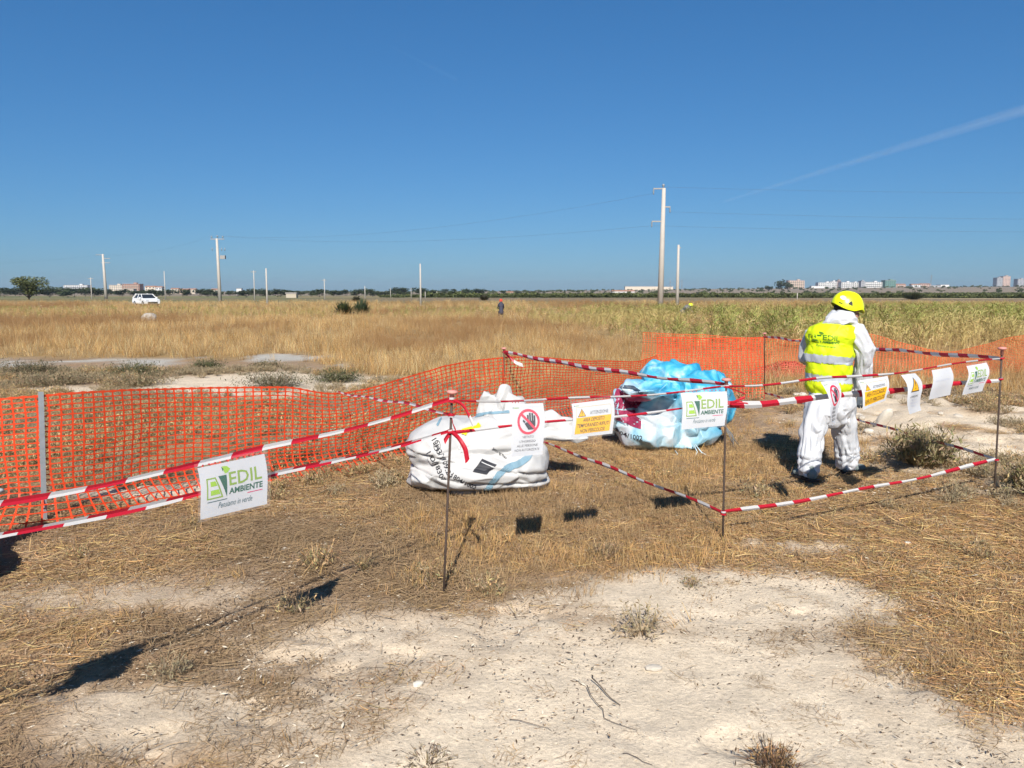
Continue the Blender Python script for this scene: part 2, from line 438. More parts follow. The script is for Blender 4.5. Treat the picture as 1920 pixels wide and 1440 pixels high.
# ================================================================== GRASS, STRAW AND GRIT (uncountable)
STRAW, GOLD, BROWN, GREY = (0.57, 0.38, 0.175), (0.53, 0.32, 0.115), (0.31, 0.18, 0.085), (0.36, 0.26, 0.165)
GREEN, OLIVE, PALE = (0.29, 0.31, 0.085), (0.20, 0.185, 0.08), (0.64, 0.52, 0.29)
M_GRASS = grass_mat('dry_grass', cool=(0.30, 0.17, 0.075))
M_REED = grass_mat('reed_leaf', cool=(0.56, 0.43, 0.18), transl=0.3)
M_LITTER = grass_mat('straw_litter', transl=0.1, amount=0.4, cool=(0.29, 0.20, 0.115))
M_TWIG = grass_mat('shrub_twigs', transl=0.15, amount=0.25, cool=(0.30, 0.25, 0.165))
def tmpl(name, rows, m):
    me = strips(rows); me.materials.append(m); return (name, me)
def tall_tuft(k):
    rows = []
    for i in range(26):
        r, q = random.random() ** 0.6 * 0.20, random.uniform(0, 6.28)
        h = random.uniform(0.26, 0.58)
        c = jit(random.choice((STRAW, GOLD, GOLD, BROWN, PALE)), 0.2)
        rows.append(blade((r * math.cos(q), r * math.sin(q), -0.02), h, random.uniform(0.05, 0.45), random.uniform(0, 6.28), 0.007, tuple(x * 0.85 for x in c), c, 3, 0.6, 0.011 if random.random() < 0.5 else 0))
    return tmpl('dry_tuft', rows, M_GRASS)
def reed(k):
    rows = []
    for i in range(7):
        r, q = random.random() * 0.28, random.uniform(0, 6.28)
        bx, by = r * math.cos(q), r * math.sin(q); h = random.uniform(0.75, 1.25)
        top = jit(GREEN, 0.3) if random.random() < 0.72 else jit(STRAW, 0.2)
        rows.append(blade((bx, by, -0.02), h, 0.10, random.uniform(0, 6.28), 0.012, jit(STRAW), top, 3, 0.5))
        for j in range(6):
            z = h * random.uniform(0.25, 0.95); q2 = random.uniform(0, 6.28); ln = random.uniform(0.22, 0.42)
            c = jit(GREEN if z / h + random.uniform(-.3, .3) > 0.62 else random.choice((STRAW, STRAW, PALE)), 0.25)
            d = Vector((math.cos(q2), math.sin(q2), 0)); sd = Vector((-d.y, d.x, 0))
            p0 = Vector((bx, by, z))
            rows.append(([p0, p0 + d * ln * .45 + Vector((0, 0, ln * .5)), p0 + d * ln + Vector((0, 0, ln * random.uniform(.3, .7)))], [0.012, 0.022, 0.003], (sd + Vector((0, 0, .5))).normalized(), c, c))
    return tmpl('reed', rows, M_REED)
def stubble(k):
    rows = []
    for i in range(16):
        r, q = random.random() ** .7 * 0.075, random.uniform(0, 6.28)
        c = jit(random.choice((GOLD, STRAW, GOLD, BROWN)), 0.25)
        rows.append(blade((r * math.cos(q), r * math.sin(q), -0.01), random.uniform(0.035, 0.11), random.uniform(0, .6), random.uniform(0, 6.28), 0.0035, tuple(x * .8 for x in c), c, 2, 0.2))
    return tmpl('stubble', rows, M_LITTER)
def litter(k):
    rows = []
    for i in range(26):
        x, y = random.gauss(0, .085), random.gauss(0, .085); q = random.gauss(0.25, 0.9); ln = random.uniform(0.03, 0.17) * (1 if random.random() < .9 else 1.7)
        d = Vector((math.cos(q), math.sin(q), random.uniform(-.08, .22))); p = Vector((x, y, random.uniform(0.002, 0.022)))
        bend = Vector((-d.y, d.x, 0)) * random.uniform(-.15, .15) * ln
        c = jit(random.choice((STRAW, GOLD, BROWN, GREY, BROWN, STRAW)), 0.3); w = random.uniform(0.0018, 0.0042)
        rows.append(([p - d * ln / 2, p + bend, p + d * ln / 2], [w, w, w * .6], Vector((-d.y, d.x, random.uniform(-.6, .6))).normalized(), c, c))
    return tmpl('straw', rows, M_LITTER)
def twiggy(nb, rad, h, cols, leaf=0.0, w=0.004):
    rows = []
    for i in range(nb):
        q = random.uniform(0, 6.28); e = random.uniform(0.25, 1.45); ln = random.uniform(.55, 1) 
        d = Vector((math.cos(q) * math.cos(e) * rad, math.sin(q) * math.cos(e) * rad, math.sin(e) * h)) * ln
        r0 = random.random() * rad * .4; p = Vector((math.cos(q) * r0, math.sin(q) * r0, 0))
        c = jit(random.choice(cols), 0.3)
        wob = Vector((random.uniform(-1, 1), random.uniform(-1, 1), random.uniform(-.5, 1))) * rad * .08
        sd = Vector((-d.y, d.x, random.uniform(-.02, .02))).normalized()
        rows.append(([p, p + d * .5 + wob, p + d], [w * 1.3, w, w * .5], sd, tuple(x * .75 for x in c), c))
        if leaf:
            for j in range(3):
                k = random.uniform(.35, 1); a_ = p + d * k
                u = Vector((random.uniform(-1, 1), random.uniform(-1, 1), random.uniform(0, 1.3))).normalized() * leaf
                c2 = jit(random.choice(cols), .3)
                rows.append(([a_, a_ + u * .5, a_ + u], [leaf * .12, leaf * .3, leaf * .08], Vector((random.uniform(-1, 1), random.uniform(-1, 1), random.uniform(-1, 1))).normalized(), c2, c2))
    return rows
T_tall = [tall_tuft(k) for k in range(6)]
T_reed = [reed(k) for k in range(6)]
T_stub = [stubble(k) for k in range(6)]
T_lit = [litter(k) for k in range(8)]
T_twig = [tmpl('twigs', twiggy(70, .17, .17, (GREY, BROWN, OLIVE, STRAW), .03, .003), M_TWIG) for k in range(4)]

def sample(n_, x0, x1, y0, y1, fn, fan=None):
    """random ground points kept with probability fn; fan limits |x| to what lies near the view"""
    x = rng.uniform(x0, x1, n_); y = rng.uniform(y0, y1, n_)
    keep = rng.random(n_) < fn(x, y)
    if fan: keep &= np.abs(x) < y * fan + 2.5
    x, y = x[keep], y[keep]
    return np.c_[x, y, height(x, y)]
def spin(n_, tilt=0.08): return np.c_[rng.normal(0, tilt, n_), rng.normal(0, tilt, n_), rng.uniform(0, 6.283, n_)]

# tall dry grass in rings, sparser and larger with distance
parts = []
for y0, y1, dens, sc in ((12, 18, 21, 0.56), (18, 28, 12, 0.66), (28, 45, 6.0, 0.80), (45, 70, 3.2, 0.95), (70, 115, 1.5, 1.15)):
    xw = y1 * 1.1 + 2.5
    P = sample(int((y1 - y0) * 2 * xw * dens), -xw, xw, y0, y1, lambda x, y: dry_mask(x, y) * (1 - 0.8 * reed_mask(x, y)) * (0.35 + 0.65 * sstep(0.3, 0.5, fbm(x * .5, y * .5, 101))), 1.1)
    parts.append((P, np.full(len(P), sc)))
P = np.concatenate([p for p, s in parts]); S = np.concatenate([s for p, s in parts]) * rng.uniform(.7, 1.2, len(P)) * (0.55 + .85 * fbm(P[:, 0] * .35, P[:, 1] * .3, 103))
tint = np.clip(0.9 * sstep(.46, .62, fbm(P[:, 0] * .12, P[:, 1] * .06, 104)) + .35 * (rng.random(len(P)) < .12), 0, .85)
scatter('dry_grass', P, spin(len(P), .16), np.c_[S * 1.25, S * 1.25, S], rng.integers(0, 6, len(P)), T_tall, tint, 'tall golden dry grass covering the plain', 'grass')

parts = []
for y0, y1, dens, sc in ((16.5, 26, 6.0, 0.90), (26, 42, 3.6, 0.84), (42, 80, 1.9, 0.70)):
    xw = y1 * 0.85 + 2.5
    P = sample(int((y1 - y0) * 2 * xw * dens), -xw, xw, y0, y1, lambda x, y: reed_mask(x, y) * (0.25 + .75 * sstep(.35, .55, fbm(x * .3, y * .3, 105))), 0.85)
    parts.append((P, np.full(len(P), sc)))
P = np.concatenate([p for p, s in parts]); S = np.concatenate([s for p, s in parts]) * rng.uniform(.65, 1.1, len(P))
S *= 0.62 + 0.38 * sstep(3, 9, P[:, 0])
tint = np.clip(0.75 * sstep(.45, .65, fbm(P[:, 0] * .2, P[:, 1] * .1, 106)), 0, .8)
scatter('reeds', P, spin(len(P), .07), S, rng.integers(0, 6, len(P)), T_reed, tint, 'green and straw-coloured reeds beyond the netting', 'reeds')

def feet(x, y): return 1 - np.exp(-((x - 2.66) / .22) ** 2 - ((y - 6.72) / .30) ** 2) - np.exp(-((x - 3.22) / .28) ** 2 - ((y - 6.98) / .32) ** 2)
def lit_d(x, y): return np.clip(1 - 1.15 * sand_mask(x, y), 0.03, 1) * (1 - dry_mask(x, y)) * (.35 + .65 * sstep(.3, .55, fbm(x * 1.6, y * 1.6, 111)))
P = np.concatenate([sample(25000, -5, 6, 2.2, 8.5, lit_d, .85), sample(6000, 1.0, 5, 2.3, 6.5, lit_d, .85), sample(9000, -11, 11, 8.5, 14, lit_d, .8)])
S = rng.uniform(.4, 1.2, len(P)) * (1 - .55 * sand_mask(P[:, 0], P[:, 1])); tint = np.clip(.9 * sstep(.4, .65, fbm(P[:, 0] * .8, P[:, 1] * .8, 112)) - .5 * stubble_mask(P[:, 0], P[:, 1]) - .45 * sstep(1.0, 2.2, P[:, 0]) + .25 * sstep(-.2, -1.2, P[:, 0]), 0, .85)
rot = spin(len(P), .05); rot[:, 2] = rng.normal(0.3, 1.1, len(P))
scatter('straw_litter', P, rot, S, rng.integers(0, 8, len(P)), T_lit, tint, 'flattened straw littering the trampled ground', 'straw')

def stub_d(x, y): return np.clip(stubble_mask(x, y) + .12 * lit_d(x, y) * sstep(.45, .6, fbm(x * 1.1, y * 1.1, 115)), 0, 1) * (1 - sand_mask(x, y)) * np.clip(feet(x, y), 0, 1)
P = np.concatenate([sample(26000, -4.5, 5.5, 2.3, 8.5, stub_d, .85), sample(9000, -9, 9, 8.5, 13, stub_d, .8)])
scatter('stubble', P, spin(len(P), .28), rng.uniform(.45, 1.2, len(P)), rng.integers(0, 6, len(P)), T_stub, np.clip(.15 + 1.1 * sstep(.35, .65, fbm(P[:, 0] * 1.6, P[:, 1] * 1.6, 116)) * .6, 0, .75), 'short golden cut stubble around the bags', 'stubble')

def twig_d(x, y):
    left = sstep(-0.6, -2.2, x - 0.12 * (y - 7)) * sstep(6.2, 7.4, y) * (1 - dry_mask(x, y))
    return np.clip(left * sstep(.34, .52, fbm(x * .7, y * .7, 121)) + .05 * sstep(.5, .62, fbm(x * 1.2, y * 1.2, 122)) + np.clip(mound(x, y) * 4, 0, .6) * sstep(.45, .6, fbm(x * 1.4, y * 1.4, 123)), 0, 1) * (1 - sand_mask(x, y) ** 2) * (1 - .9 * stubble_mask(x, y)) * np.clip(feet(x, y), 0, 1)
P = np.concatenate([sample(2600, -6, 7, 3.2, 8, twig_d, .85), sample(9000, -15, 11, 8, 17, twig_d, .85)])
scatter('dry_undergrowth', P, spin(len(P), .15), rng.uniform(.45, 1.1, len(P)), rng.integers(0, 4, len(P)), T_twig, np.clip(.8 * sstep(.4, .6, fbm(P[:, 0] * .8, P[:, 1] * .8, 124)), 0, .7), 'grey-brown twiggy undergrowth behind the netting', 'undergrowth')

# grit and small stones
def pebble(k, sub=1):
    bm = bmesh.new(); bmesh.ops.create_icosphere(bm, subdivisions=sub, radius=1)
    for v in bm.verts: v.co = Vector((v.co.x * 1.15, v.co.y * .9, v.co.z * .6)) * random.uniform(.72, 1.2)
    me = bpy.data.meshes.new('pebble'); bm.to_mesh(me); bm.free(); return me
M_STONE = mat('limestone', (0.46, 0.39, 0.30), 0.9, .25, 3, .004, 60)
M_PALE = mat('pale_limestone', (0.56, 0.51, 0.43), 0.9, .12, 5, .004, 60)
T_peb = []
for k in range(5):
    q = pebble(k); q.materials.append(M_PALE if k > 2 else M_STONE); T_peb.append(('pebble', q))
def peb_d(x, y): return np.clip(.25 + .6 * sstep(.5, .65, fbm(x * 1.5, y * 1.5, 131)) + np.clip(mound(x, y) * 5, 0, 1), 0, 1)
P = sample(5200, -5, 7, 2.2, 11, peb_d, .85)
scatter('pebbles', P, spin(len(P), .5), 0.003 + 0.011 * rng.random(len(P)) ** 3 + .014 * (rng.random(len(P)) > .985), rng.integers(0, 5, len(P)), T_peb, None, 'small pale limestone grit and pebbles on the soil', 'pebbles')

# crumbs of soil, chaff and bark: small dark and pale chips all over the trampled ground
def chips(k):
    r_ = random.Random(k); V, F, CO = [], [], []
    for i in range(46):
        x, y = r_.gauss(0, .11), r_.gauss(0, .11); s_ = r_.uniform(.0010, .0032) * (1.7 if r_.random() < .05 else 1); o = len(V); q = r_.uniform(0, 6.28); st = r_.uniform(1, 4.5)
        c = r_.choice(((.10, .065, .04), (.17, .11, .065), (.32, .22, .13), (.46, .36, .24), (.60, .52, .40), (.13, .09, .06)))
        for a_, b_, z in ((1, 0, .2), (0, 1, .3), (-1, 0, .2), (0, -1, .3), (0, 0, 1.0)):
            X, Y = a_ * s_ * st, b_ * s_; V.append((x + X * math.cos(q) - Y * math.sin(q), y + X * math.sin(q) + Y * math.cos(q), z * s_)); CO.append(c)
        F += [(o, o + 1, o + 4), (o + 1, o + 2, o + 4), (o + 2, o + 3, o + 4), (o + 3, o, o + 4)]
    me = np_mesh('chips', np.array(V), np.array(F)); a_ = me.color_attributes.new('col', 'FLOAT_COLOR', 'POINT')
    a_.data.foreach_set('color', np.c_[np.array(CO), np.ones(len(CO))].astype(np.float32).ravel()); me.materials.append(M_LITTER); return ('chips', me)
T_chip = [chips(k) for k in range(6)]
P = sample(11000, -5, 6, 2.2, 8.5, lambda x, y: .22 + .78 * (1 - sand_mask(x, y)) * sstep(.3, .6, fbm(x * 1.3, y * 1.3, 141)) - .10 * sand_mask(x, y), .85)
scatter('soil_crumbs', P, spin(len(P), .05), rng.uniform(.7, 1.5, len(P)), rng.integers(0, 6, len(P)), T_chip, np.zeros(len(P)), 'fine crumbs of soil and chaff on the trampled ground', 'crumbs')

# ================================================================== STAKES, NETTING AND BARRIER TAPE
M_RUST = mat('rusty_steel', (0.085, 0.06, 0.048), 0.7, .35, 30, .001, 200, metal=.3)
M_GALV = mat('galvanised_steel', (0.32, 0.34, 0.36), 0.5, .2, 20, metal=.6)
M_CAP = mat('faded_pink_plastic', (0.55, 0.24, 0.20), 0.6, .15, 30)
M_NET = mat('orange_netting', (0.78, 0.075, 0.022), 0.5, .10, 3, transl=.30)
M_NET_DULL = mat('sunfaded_netting', (0.72, 0.15, 0.05), 0.55, .12, 3, transl=.30)
M_RED = mat('tape_red', (0.50, 0.016, 0.035), 0.4, .1, 4, transl=.25)
M_WHITE = mat('tape_white', (0.60, 0.59, 0.58), 0.4, .05, 4, transl=.25)

def stake(base, top, label, cap=True, r=0.0075, group='rebar stakes carrying the tape'):
    z0 = H(base[0], base[1])
    t = thing('rebar_stake', label, 'stake', (base[0], base[1], z0), 0, group)
    d = Vector((top[0] - base[0], top[1] - base[1], top[2] - z0))
    MB().tube([-d.normalized() * .1, d * .3, d * .65, d], r, 8).build('rod', M_RUST, t, True)
    if cap:
        o = MB().lathe([(.0125, -.055), (.0125, -.012), (.030, -.008), (.034, .002), (.026, .009), (.008, .012)], 14).build('cap', M_CAP, t, True)
        o.location = d
        o.rotation_euler = d.to_track_quat('Z', 'Y').to_euler()
    return t
stake((-.398, 4.329), (-.34, 4.36, 1.178), 'rusty rebar stake with pink cap, nearest, in front of the white bag')
stake((1.472, 5.232), (1.465, 5.25, 1.146), 'rusty rebar stake with pink cap in front of the blue bag')
stake((3.962, 6.2), (3.936, 6.2, 1.29), 'rusty rebar stake with cap at the far right corner of the taped square')
stake((-.10, 9.3), (-.097, 9.3, 1.06), 'rusty rebar stake at the netting behind the white bag')
stake((4.028, 12.226), (3.99, 12.226, 1.08), 'rusty rebar stake at the right end of the dense net panel')
stake((7.13, 16.0), (7.117, 16.0, 1.204), 'thin distant rebar stake right of the yellow helmet', False)
stake((-2.44, 1.8), (-2.42, 1.8, 1.14), 'rusty rebar stake left of the frame carrying the tape ends')
# galvanised T-section post
_z = H(-3.566, 5.734)
t = thing('steel_post', 'galvanised angle steel post holding the orange netting at left', 'post', (-3.566, 5.734, _z))
o = MB().add([(x * .001, y * .001, z) for z in (-.1, 1.0 - _z) for x, y in ((-18, -18), (18, -18), (18, -14), (-14, -14), (-14, 18), (-18, 18))],
             [(5, 4, 3, 2, 1, 0), (6, 7, 8, 9, 10, 11)] + [(i, (i + 1) % 6, (i + 1) % 6 + 6, i + 6) for i in range(6)]).build('angle_bar', M_GALV, t)
o.rotation_euler = (0, R(2.2), R(28))

def cat_rom(pts, n):
    """dense smooth resampling of a polyline, evenly by arc length"""
    P = [np.array(p, float) for p in pts]; P = [2 * P[0] - P[1]] + P + [2 * P[-1] - P[-2]]
    out = []
    for i in range(1, len(P) - 2):
        for k in np.linspace(0, 1, 40, endpoint=False):
            a, b, c, d = P[i - 1:i + 3]
            out.append(.5 * ((2 * b) + (c - a) * k + (2 * a - 5 * b + 4 * c - d) * k ** 2 + (3 * b - a - 3 * c + d) * k ** 3))
    out.append(P[-2]); out = np.array(out)
    s = np.r_[0, np.cumsum(np.linalg.norm(np.diff(out[:, :2], axis=0), axis=1))]
    q = np.linspace(0, s[-1], n)
    return np.c_[[np.interp(q, s, out[:, k]) for k in range(out.shape[1])]].T, q
def net(label, ctrl, m, seed=0.0, cw=0.076, rows=23, wv=0.0175, wh=0.0095, billow=.05, skirt=.10, name='barrier_netting', droop=.03):
    """ctrl: (x, y, z_bottom, z_top) along the run"""
    L = sum(math.dist(a[:2], b[:2]) for a, b in zip(ctrl, ctrl[1:]))
    nc = int(L / cw) + 1
    Pm, s = cat_rom(ctrl, nc)
    tx = np.gradient(Pm[:, 0]); ty = np.gradient(Pm[:, 1]); tl = np.hypot(tx, ty); tx /= tl; ty /= tl
    nxv, nyv = ty, -tx                                  # towards the near side
    tt = np.linspace(0, 1, rows + 1)
    S, T = np.meshgrid(s, tt, indexing='ij')
    zb, zt = Pm[:, 2] + height(Pm[:, 0], Pm[:, 1]), Pm[:, 3]
    Z = zb[:, None] + (zt - zb)[:, None] * T ** (0.9 + .25 * fbm(S * .7, S * 0, seed)) 
    Z -= droop * np.abs(np.sin(S * 1.7 + seed)) * T ** 3 * (fbm(S * .9, S * 0, seed + 2))
    off = billow * 2 * (fbm(S * .9, T * 1.6, seed + 4) - .5) + .03 * (fbm(S * 3, T * 4, seed + 6) - .5) + skirt * np.clip(1 - T / .22, 0, 1) ** 1.5 * (.4 + 1.2 * fbm(S * 1.3, S * 0, seed + 8))
    sl = .05 * (fbm(S * .6, T * 1.2, seed + 10) - .5) * 2
    X = Pm[:, 0][:, None] + nxv[:, None] * off + tx[:, None] * sl
    Y = Pm[:, 1][:, None] + nyv[:, None] * off + ty[:, None] * sl
    Z += .012 * (fbm(S * 5, T * 9, seed + 12) - .5)
    G = np.stack([X, Y, Z], -1)                          # nc x rows+1
    V, F = [], []; base = 0
    tv = np.stack([tx, ty, np.zeros_like(tx)], -1)[:, None, :]
    nv = np.stack([nxv, nyv, np.zeros_like(nxv)], -1)[:, None, :]
    # uprights: strips along the rows, waisted between the knots
    mid = (G[:, :-1] + G[:, 1:]) / 2
    seq = np.empty((nc, 2 * rows + 1, 3)); seq[:, 0::2] = G; seq[:, 1::2] = mid
    w = np.where(np.arange(2 * rows + 1) % 2 == 0, wv, wv * .7)[None, :, None]
    A, B = seq - tv * w / 2, seq + tv * w / 2
    m_ = 2 * rows + 1
    V.append(A.reshape(-1, 3)); V.append(B.reshape(-1, 3))
    i, j = np.meshgrid(np.arange(nc), np.arange(m_ - 1), indexing='ij'); a0 = (i * m_ + j).ravel(); nA = nc * m_
    F.append(np.c_[a0, a0 + nA, a0 + nA + 1, a0 + 1]); base += 2 * nA
    # cross strands
    mid = (G[:-1] + G[1:]) / 2
    seq = np.empty((2 * nc - 1, rows + 1, 3)); seq[0::2] = G; seq[1::2] = mid
    nq = np.repeat(nv, 2, 0)[:2 * nc - 1]
    w = np.where(np.arange(2 * nc - 1) % 2 == 0, wh * 1.5, wh * .75)[:, None, None] * np.where((np.arange(rows + 1) == rows), 1.6, 1)[None, :, None]
    up = np.array([0, 0, 1.])[None, None, :]
    A, B = seq - up * w / 2 + nq * .0012, seq + up * w / 2 + nq * .0012
    V.append(A.reshape(-1, 3)); V.append(B.reshape(-1, 3)); n2 = 2 * nc - 1; R1 = rows + 1
    i, j = np.meshgrid(np.arange(n2 - 1), np.arange(R1), indexing='ij'); a0 = (i * R1 + j).ravel() + base; nA = n2 * R1
    F.append(np.c_[a0, a0 + R1, a0 + R1 + nA, a0 + nA])
    me = np_mesh(name, np.concatenate(V), np.concatenate(F)); me.materials.append(m)
    o = bpy.data.objects.new(name, me); C.objects.link(o)
    return tag(o, label, 'netting', 'orange barrier netting')
net('bright orange barrier netting sagging from the steel post to the stake behind the white bag',
    [(-6.3, 5.35, 0, 1.0), (-4.6, 5.62, 0, .93), (-3.55, 5.75, 0, .975), (-2.9, 6.55, 0, .93), (-2.2, 7.15, 0, .86), (-1.73, 7.6, 0, .75), (-1.15, 8.2, 0, .84), (-.6, 8.8, 0, .93), (-.10, 9.28, 0, .97)], M_NET, 1.0, skirt=.22)
net('orange barrier netting with drooping top edge between white bag and blue bag',
    [(-.10, 9.32, 0, .97), (.5, 10.1, 0, .88), (1.2, 11.0, 0, .76), (1.9, 11.9, 0, .68), (2.35, 12.46, 0, .72)], M_NET, 2.0, skirt=.15)
net('dense upright panel of orange netting behind the blue bag',
    [(2.345, 12.5, 0, 1.0), (2.9, 12.42, 0, 1.0), (3.5, 12.32, 0, 1.0), (4.01, 12.24, 0, 1.02)], mat('deep_orange_netting', (.70, .07, .022), .5, .1, 3, transl=.2), 3.0, cw=.06, rows=24, skirt=.05, billow=.04, wv=.0125, wh=.0085)
net('faded orange netting stretched along the reeds behind the worker',
    [(2.6, 15.4, 0, .93), (4.2, 15.9, 0, .84), (6.0, 16.2, 0, .74), (7.12, 16.0, 0, .90), (8.02, 15.7, 0, .68), (8.84, 15.6, 0, .53), (9.95, 16.2, 0, .65), (11.25, 17, 0, .78), (13.5, 17.6, 0, .85), (16, 18, 0, .9)], M_NET_DULL, 4.0, cw=.06, rows=22, skirt=.12, billow=.10, wv=.0135, wh=.0085)
# slumped heap of spare netting
hp = []
for k in range(7):
    q = random.uniform(-.5, .5); w_ = random.uniform(.5, .9)
    hp.append((q, w_))
def heap_net(cx, cy, label):
    S, T = np.meshgrid(np.linspace(-.95, .95, 46), np.linspace(-.5, .5, 26), indexing='ij')
    Z = .30 * np.exp(-(S / .75) ** 2 - (T / .4) ** 2) * (.5 + fbm(S * 4, T * 5, 33)) + .10 * fbm(S * 7, T * 8, 34)
    X = cx + S + .2 * (fbm(S * 3, T * 3, 35) - .5); Y = cy + T + .25 * (fbm(S * 3, T * 3, 36) - .5)
    G = np.stack([X, Y, Z + height(X, Y)], -1); V, F = [], []
    for ax, wd in ((0, .012), (1, .014)):
        Gs = G if ax == 0 else np.swapaxes(G, 0, 1)
        d = np.gradient(Gs, axis=1); d /= np.linalg.norm(d, axis=2, keepdims=True) + 1e-9
        o = sum(len(v) for v in V); n_, m_ = Gs.shape[:2]
        V.append((Gs - d * wd / 2).reshape(-1, 3)); V.append((Gs + d * wd / 2 + [0, 0, .001 * ax]).reshape(-1, 3))
        i, j = np.meshgrid(np.arange(n_ - 1), np.arange(m_), indexing='ij'); a0 = (i * m_ + j).ravel() + o; nA = n_ * m_
        F.append(np.c_[a0, a0 + m_, a0 + m_ + nA, a0 + nA])
    me = np_mesh('netting_heap', np.concatenate(V), np.concatenate(F)); me.materials.append(mat('red_netting', (.62, .12, .075), .55, .15, 4, transl=.25))
    o = bpy.data.objects.new('netting_heap', me); C.objects.link(o); tag(o, label, 'netting')
heap_net(5.55, 15.2, 'crumpled heap of reddish netting lying left of the worker by the far net')

def tape_geo(pts, w, seed=0.0, pitch=.15, slant=.8, roll=0.0, wob=.5, fold=0.0, step=.025):
    """striped ribbon along a smooth path: (verts, faces, material index)"""
    P, s = cat_rom(pts, max(3, int(sum(math.dist(a, b) for a, b in zip(pts, pts[1:])) / step)))
    V, F, MI = [], [], []
    d = np.gradient(P, axis=0); d /= np.linalg.norm(d, axis=1, keepdims=True)
    ang = roll + wob * 3 * (fbm(s * 1.1, s * 0, seed) - .5)
    for k in range(len(P)):
        D = Vector(d[k]); sd = D.cross(Vector((0, 0, 1)))
        if sd.length < .05: sd = Vector((1, 0, 0))
        sd.normalize(); up = sd.cross(D).normalized()
        a = up * math.cos(ang[k]) + sd * math.sin(ang[k]); b = a.cross(D)
        p = Vector(P[k]) + Vector((0, 0, .006 * math.sin(s[k] * 5 + seed)))
        wk = w * (.45 + 1.1 * float(fbm(np.array([s[k] * 2.3]), np.array([0.]), seed + 3)[0]))
        sh = D * slant * wk / 2
        V += [p + a * wk / 2 - sh + b * wk * .12, p - b * wk * .10, p - a * wk / 2 + sh + b * wk * .10]
        if k:
            o = 3 * k
            c = int(s[k - 1] / pitch + .001) % 2; c2 = int(s[k - 1] / pitch + .5 * (fold > 0) + .001) % 2
            F += [(o - 3, o - 2, o + 1, o), (o - 2, o - 1, o + 2, o + 1)]; MI += [c, c2 if fold else c]
    return V, F, MI
def sag(a, b, drop, mid=None):
    out = []
    for k in (0, .12, .3, .5, .7, .88, 1):
        out.append(tuple(a[i] + (b[i] - a[i]) * k - (drop * 4 * k * (1 - k) if i == 2 else 0) for i in range(3)))
    return out
def tape(label, pts, w=.045, tails=(), **kw):
    w *= .66
    V, F, MI = tape_geo(pts, w, **kw)
    o = link('barrier_tape', V, F, [M_RED, M_WHITE], None, False, MI)
    tag(o, label, 'tape', 'red and white barrier tape')
    for tp in tails:
        V, F, MI = tape_geo(tp, w * .9, seed=random.random() * 9, pitch=.13, wob=.9, step=.015)
        link('loose_end', V, F, [M_RED, M_WHITE], o, False, MI)
    return o
def loop(p, w=.018):
    """turns of tape knotted round a rod"""
    b = MB()
    for k in range(3):
        q = random.uniform(0, 6.28); r = .013 + .004 * k; z = p[2] + random.uniform(-.012, .012); tl = random.uniform(-.35, .35)
        vs = []
        for i in range(14):
            a_ = 2 * math.pi * i / 14
            for s_ in (-1, 1): vs.append((p[0] + r * math.cos(a_), p[1] + r * math.sin(a_), z + s_ * w * .35 + r * tl * math.cos(a_ + q)))
        b.add(vs, [(2 * i, 2 * i + 1, (2 * i + 3) % 28, (2 * i + 2) % 28) for i in range(14)], k % 2)
    return b
S1u, S1c, S1m = (-.343, 4.35, 1.135), (-.346, 4.35, 1.05), (-.352, 4.35, .95)
S2u, S2m, S2l = (1.466, 5.24, 1.098), (1.467, 5.24, .98), (1.471, 5.235, .217)
SRu, SRm, SRl = (3.938, 6.2, 1.209), (3.942, 6.2, 1.036), (3.956, 6.2, .378)
SLu, SLm = (-2.42, 1.8, 1.08), (-2.425, 1.8, .93)
SAu, SAl = (-.097, 9.3, 1.02), (-.10, 9.3, .09)
SBu, SBl = (3.995, 12.226, 1.03), (4.024, 12.226, .13)
def knots(o, pts):
    for p in pts: loop(p).build('knot', [M_RED, M_WHITE], o)
o = tape('upper red and white tape from nearest stake towards the left edge', [S1u, (-.62, 4.02, 1.09), (-1.11, 3.43, 1.045), (-1.31, 3.19, 1.025), (-1.767, 2.6, 1.022), (-2.1, 2.2, 1.045), SLu], .030, seed=1, wob=.35, roll=.5,
         tails=[[S1u, (-.28, 4.30, 1.11), (-.24, 4.27, 1.05), (-.215, 4.26, .995)]]); knots(o, [S1u])
o = tape('lower red and white tape from nearest stake towards the left edge', [S1m, (-.62, 4.02, .935), (-1.1, 3.43, .915), (-1.4, 3.06, .905), (-1.776, 2.6, .903), (-2.1, 2.2, .91), SLm], .038, seed=2, wob=.25, roll=.15, fold=1,
         tails=[[S1m, (-.30, 4.29, .915), (-.262, 4.27, .855), (-.25, 4.27, .79)], [S1m, (-.37, 4.33, .93), (-.385, 4.32, .905)]]); knots(o, [S1m])
o = tape('tape running from the nearest stake back to the sagging netting', [S1c, (-.7, 5.2, .985), (-1.2, 6.35, .87), (-1.73, 7.58, .755)], .026, seed=3, wob=.4, roll=.5, tails=[[S1c, (-.335, 4.33, 1.0), (-.32, 4.325, .965)]]); knots(o, [S1c])
o = tape('upper tape carrying signs between the two nearest stakes', [S1u] + sag((-.2, 4.41, 1.115), S2u, .02)[1:], .022, seed=4, wob=.4, roll=.5, tails=[[S2u, (1.52, 5.2, 1.08), (1.58, 5.19, 1.055)]]); knots(o, [S2u])
o = tape('lower tape behind the signs between the two nearest stakes', sag(S1m, S2m, .005), .026, seed=5, wob=.4, roll=.35, tails=[[S2m, (1.52, 5.2, 1.01), (1.575, 5.19, 1.035)], [S2m, (1.53, 5.2, .99), (1.6, 5.19, .985)]]); knots(o, [S2m])
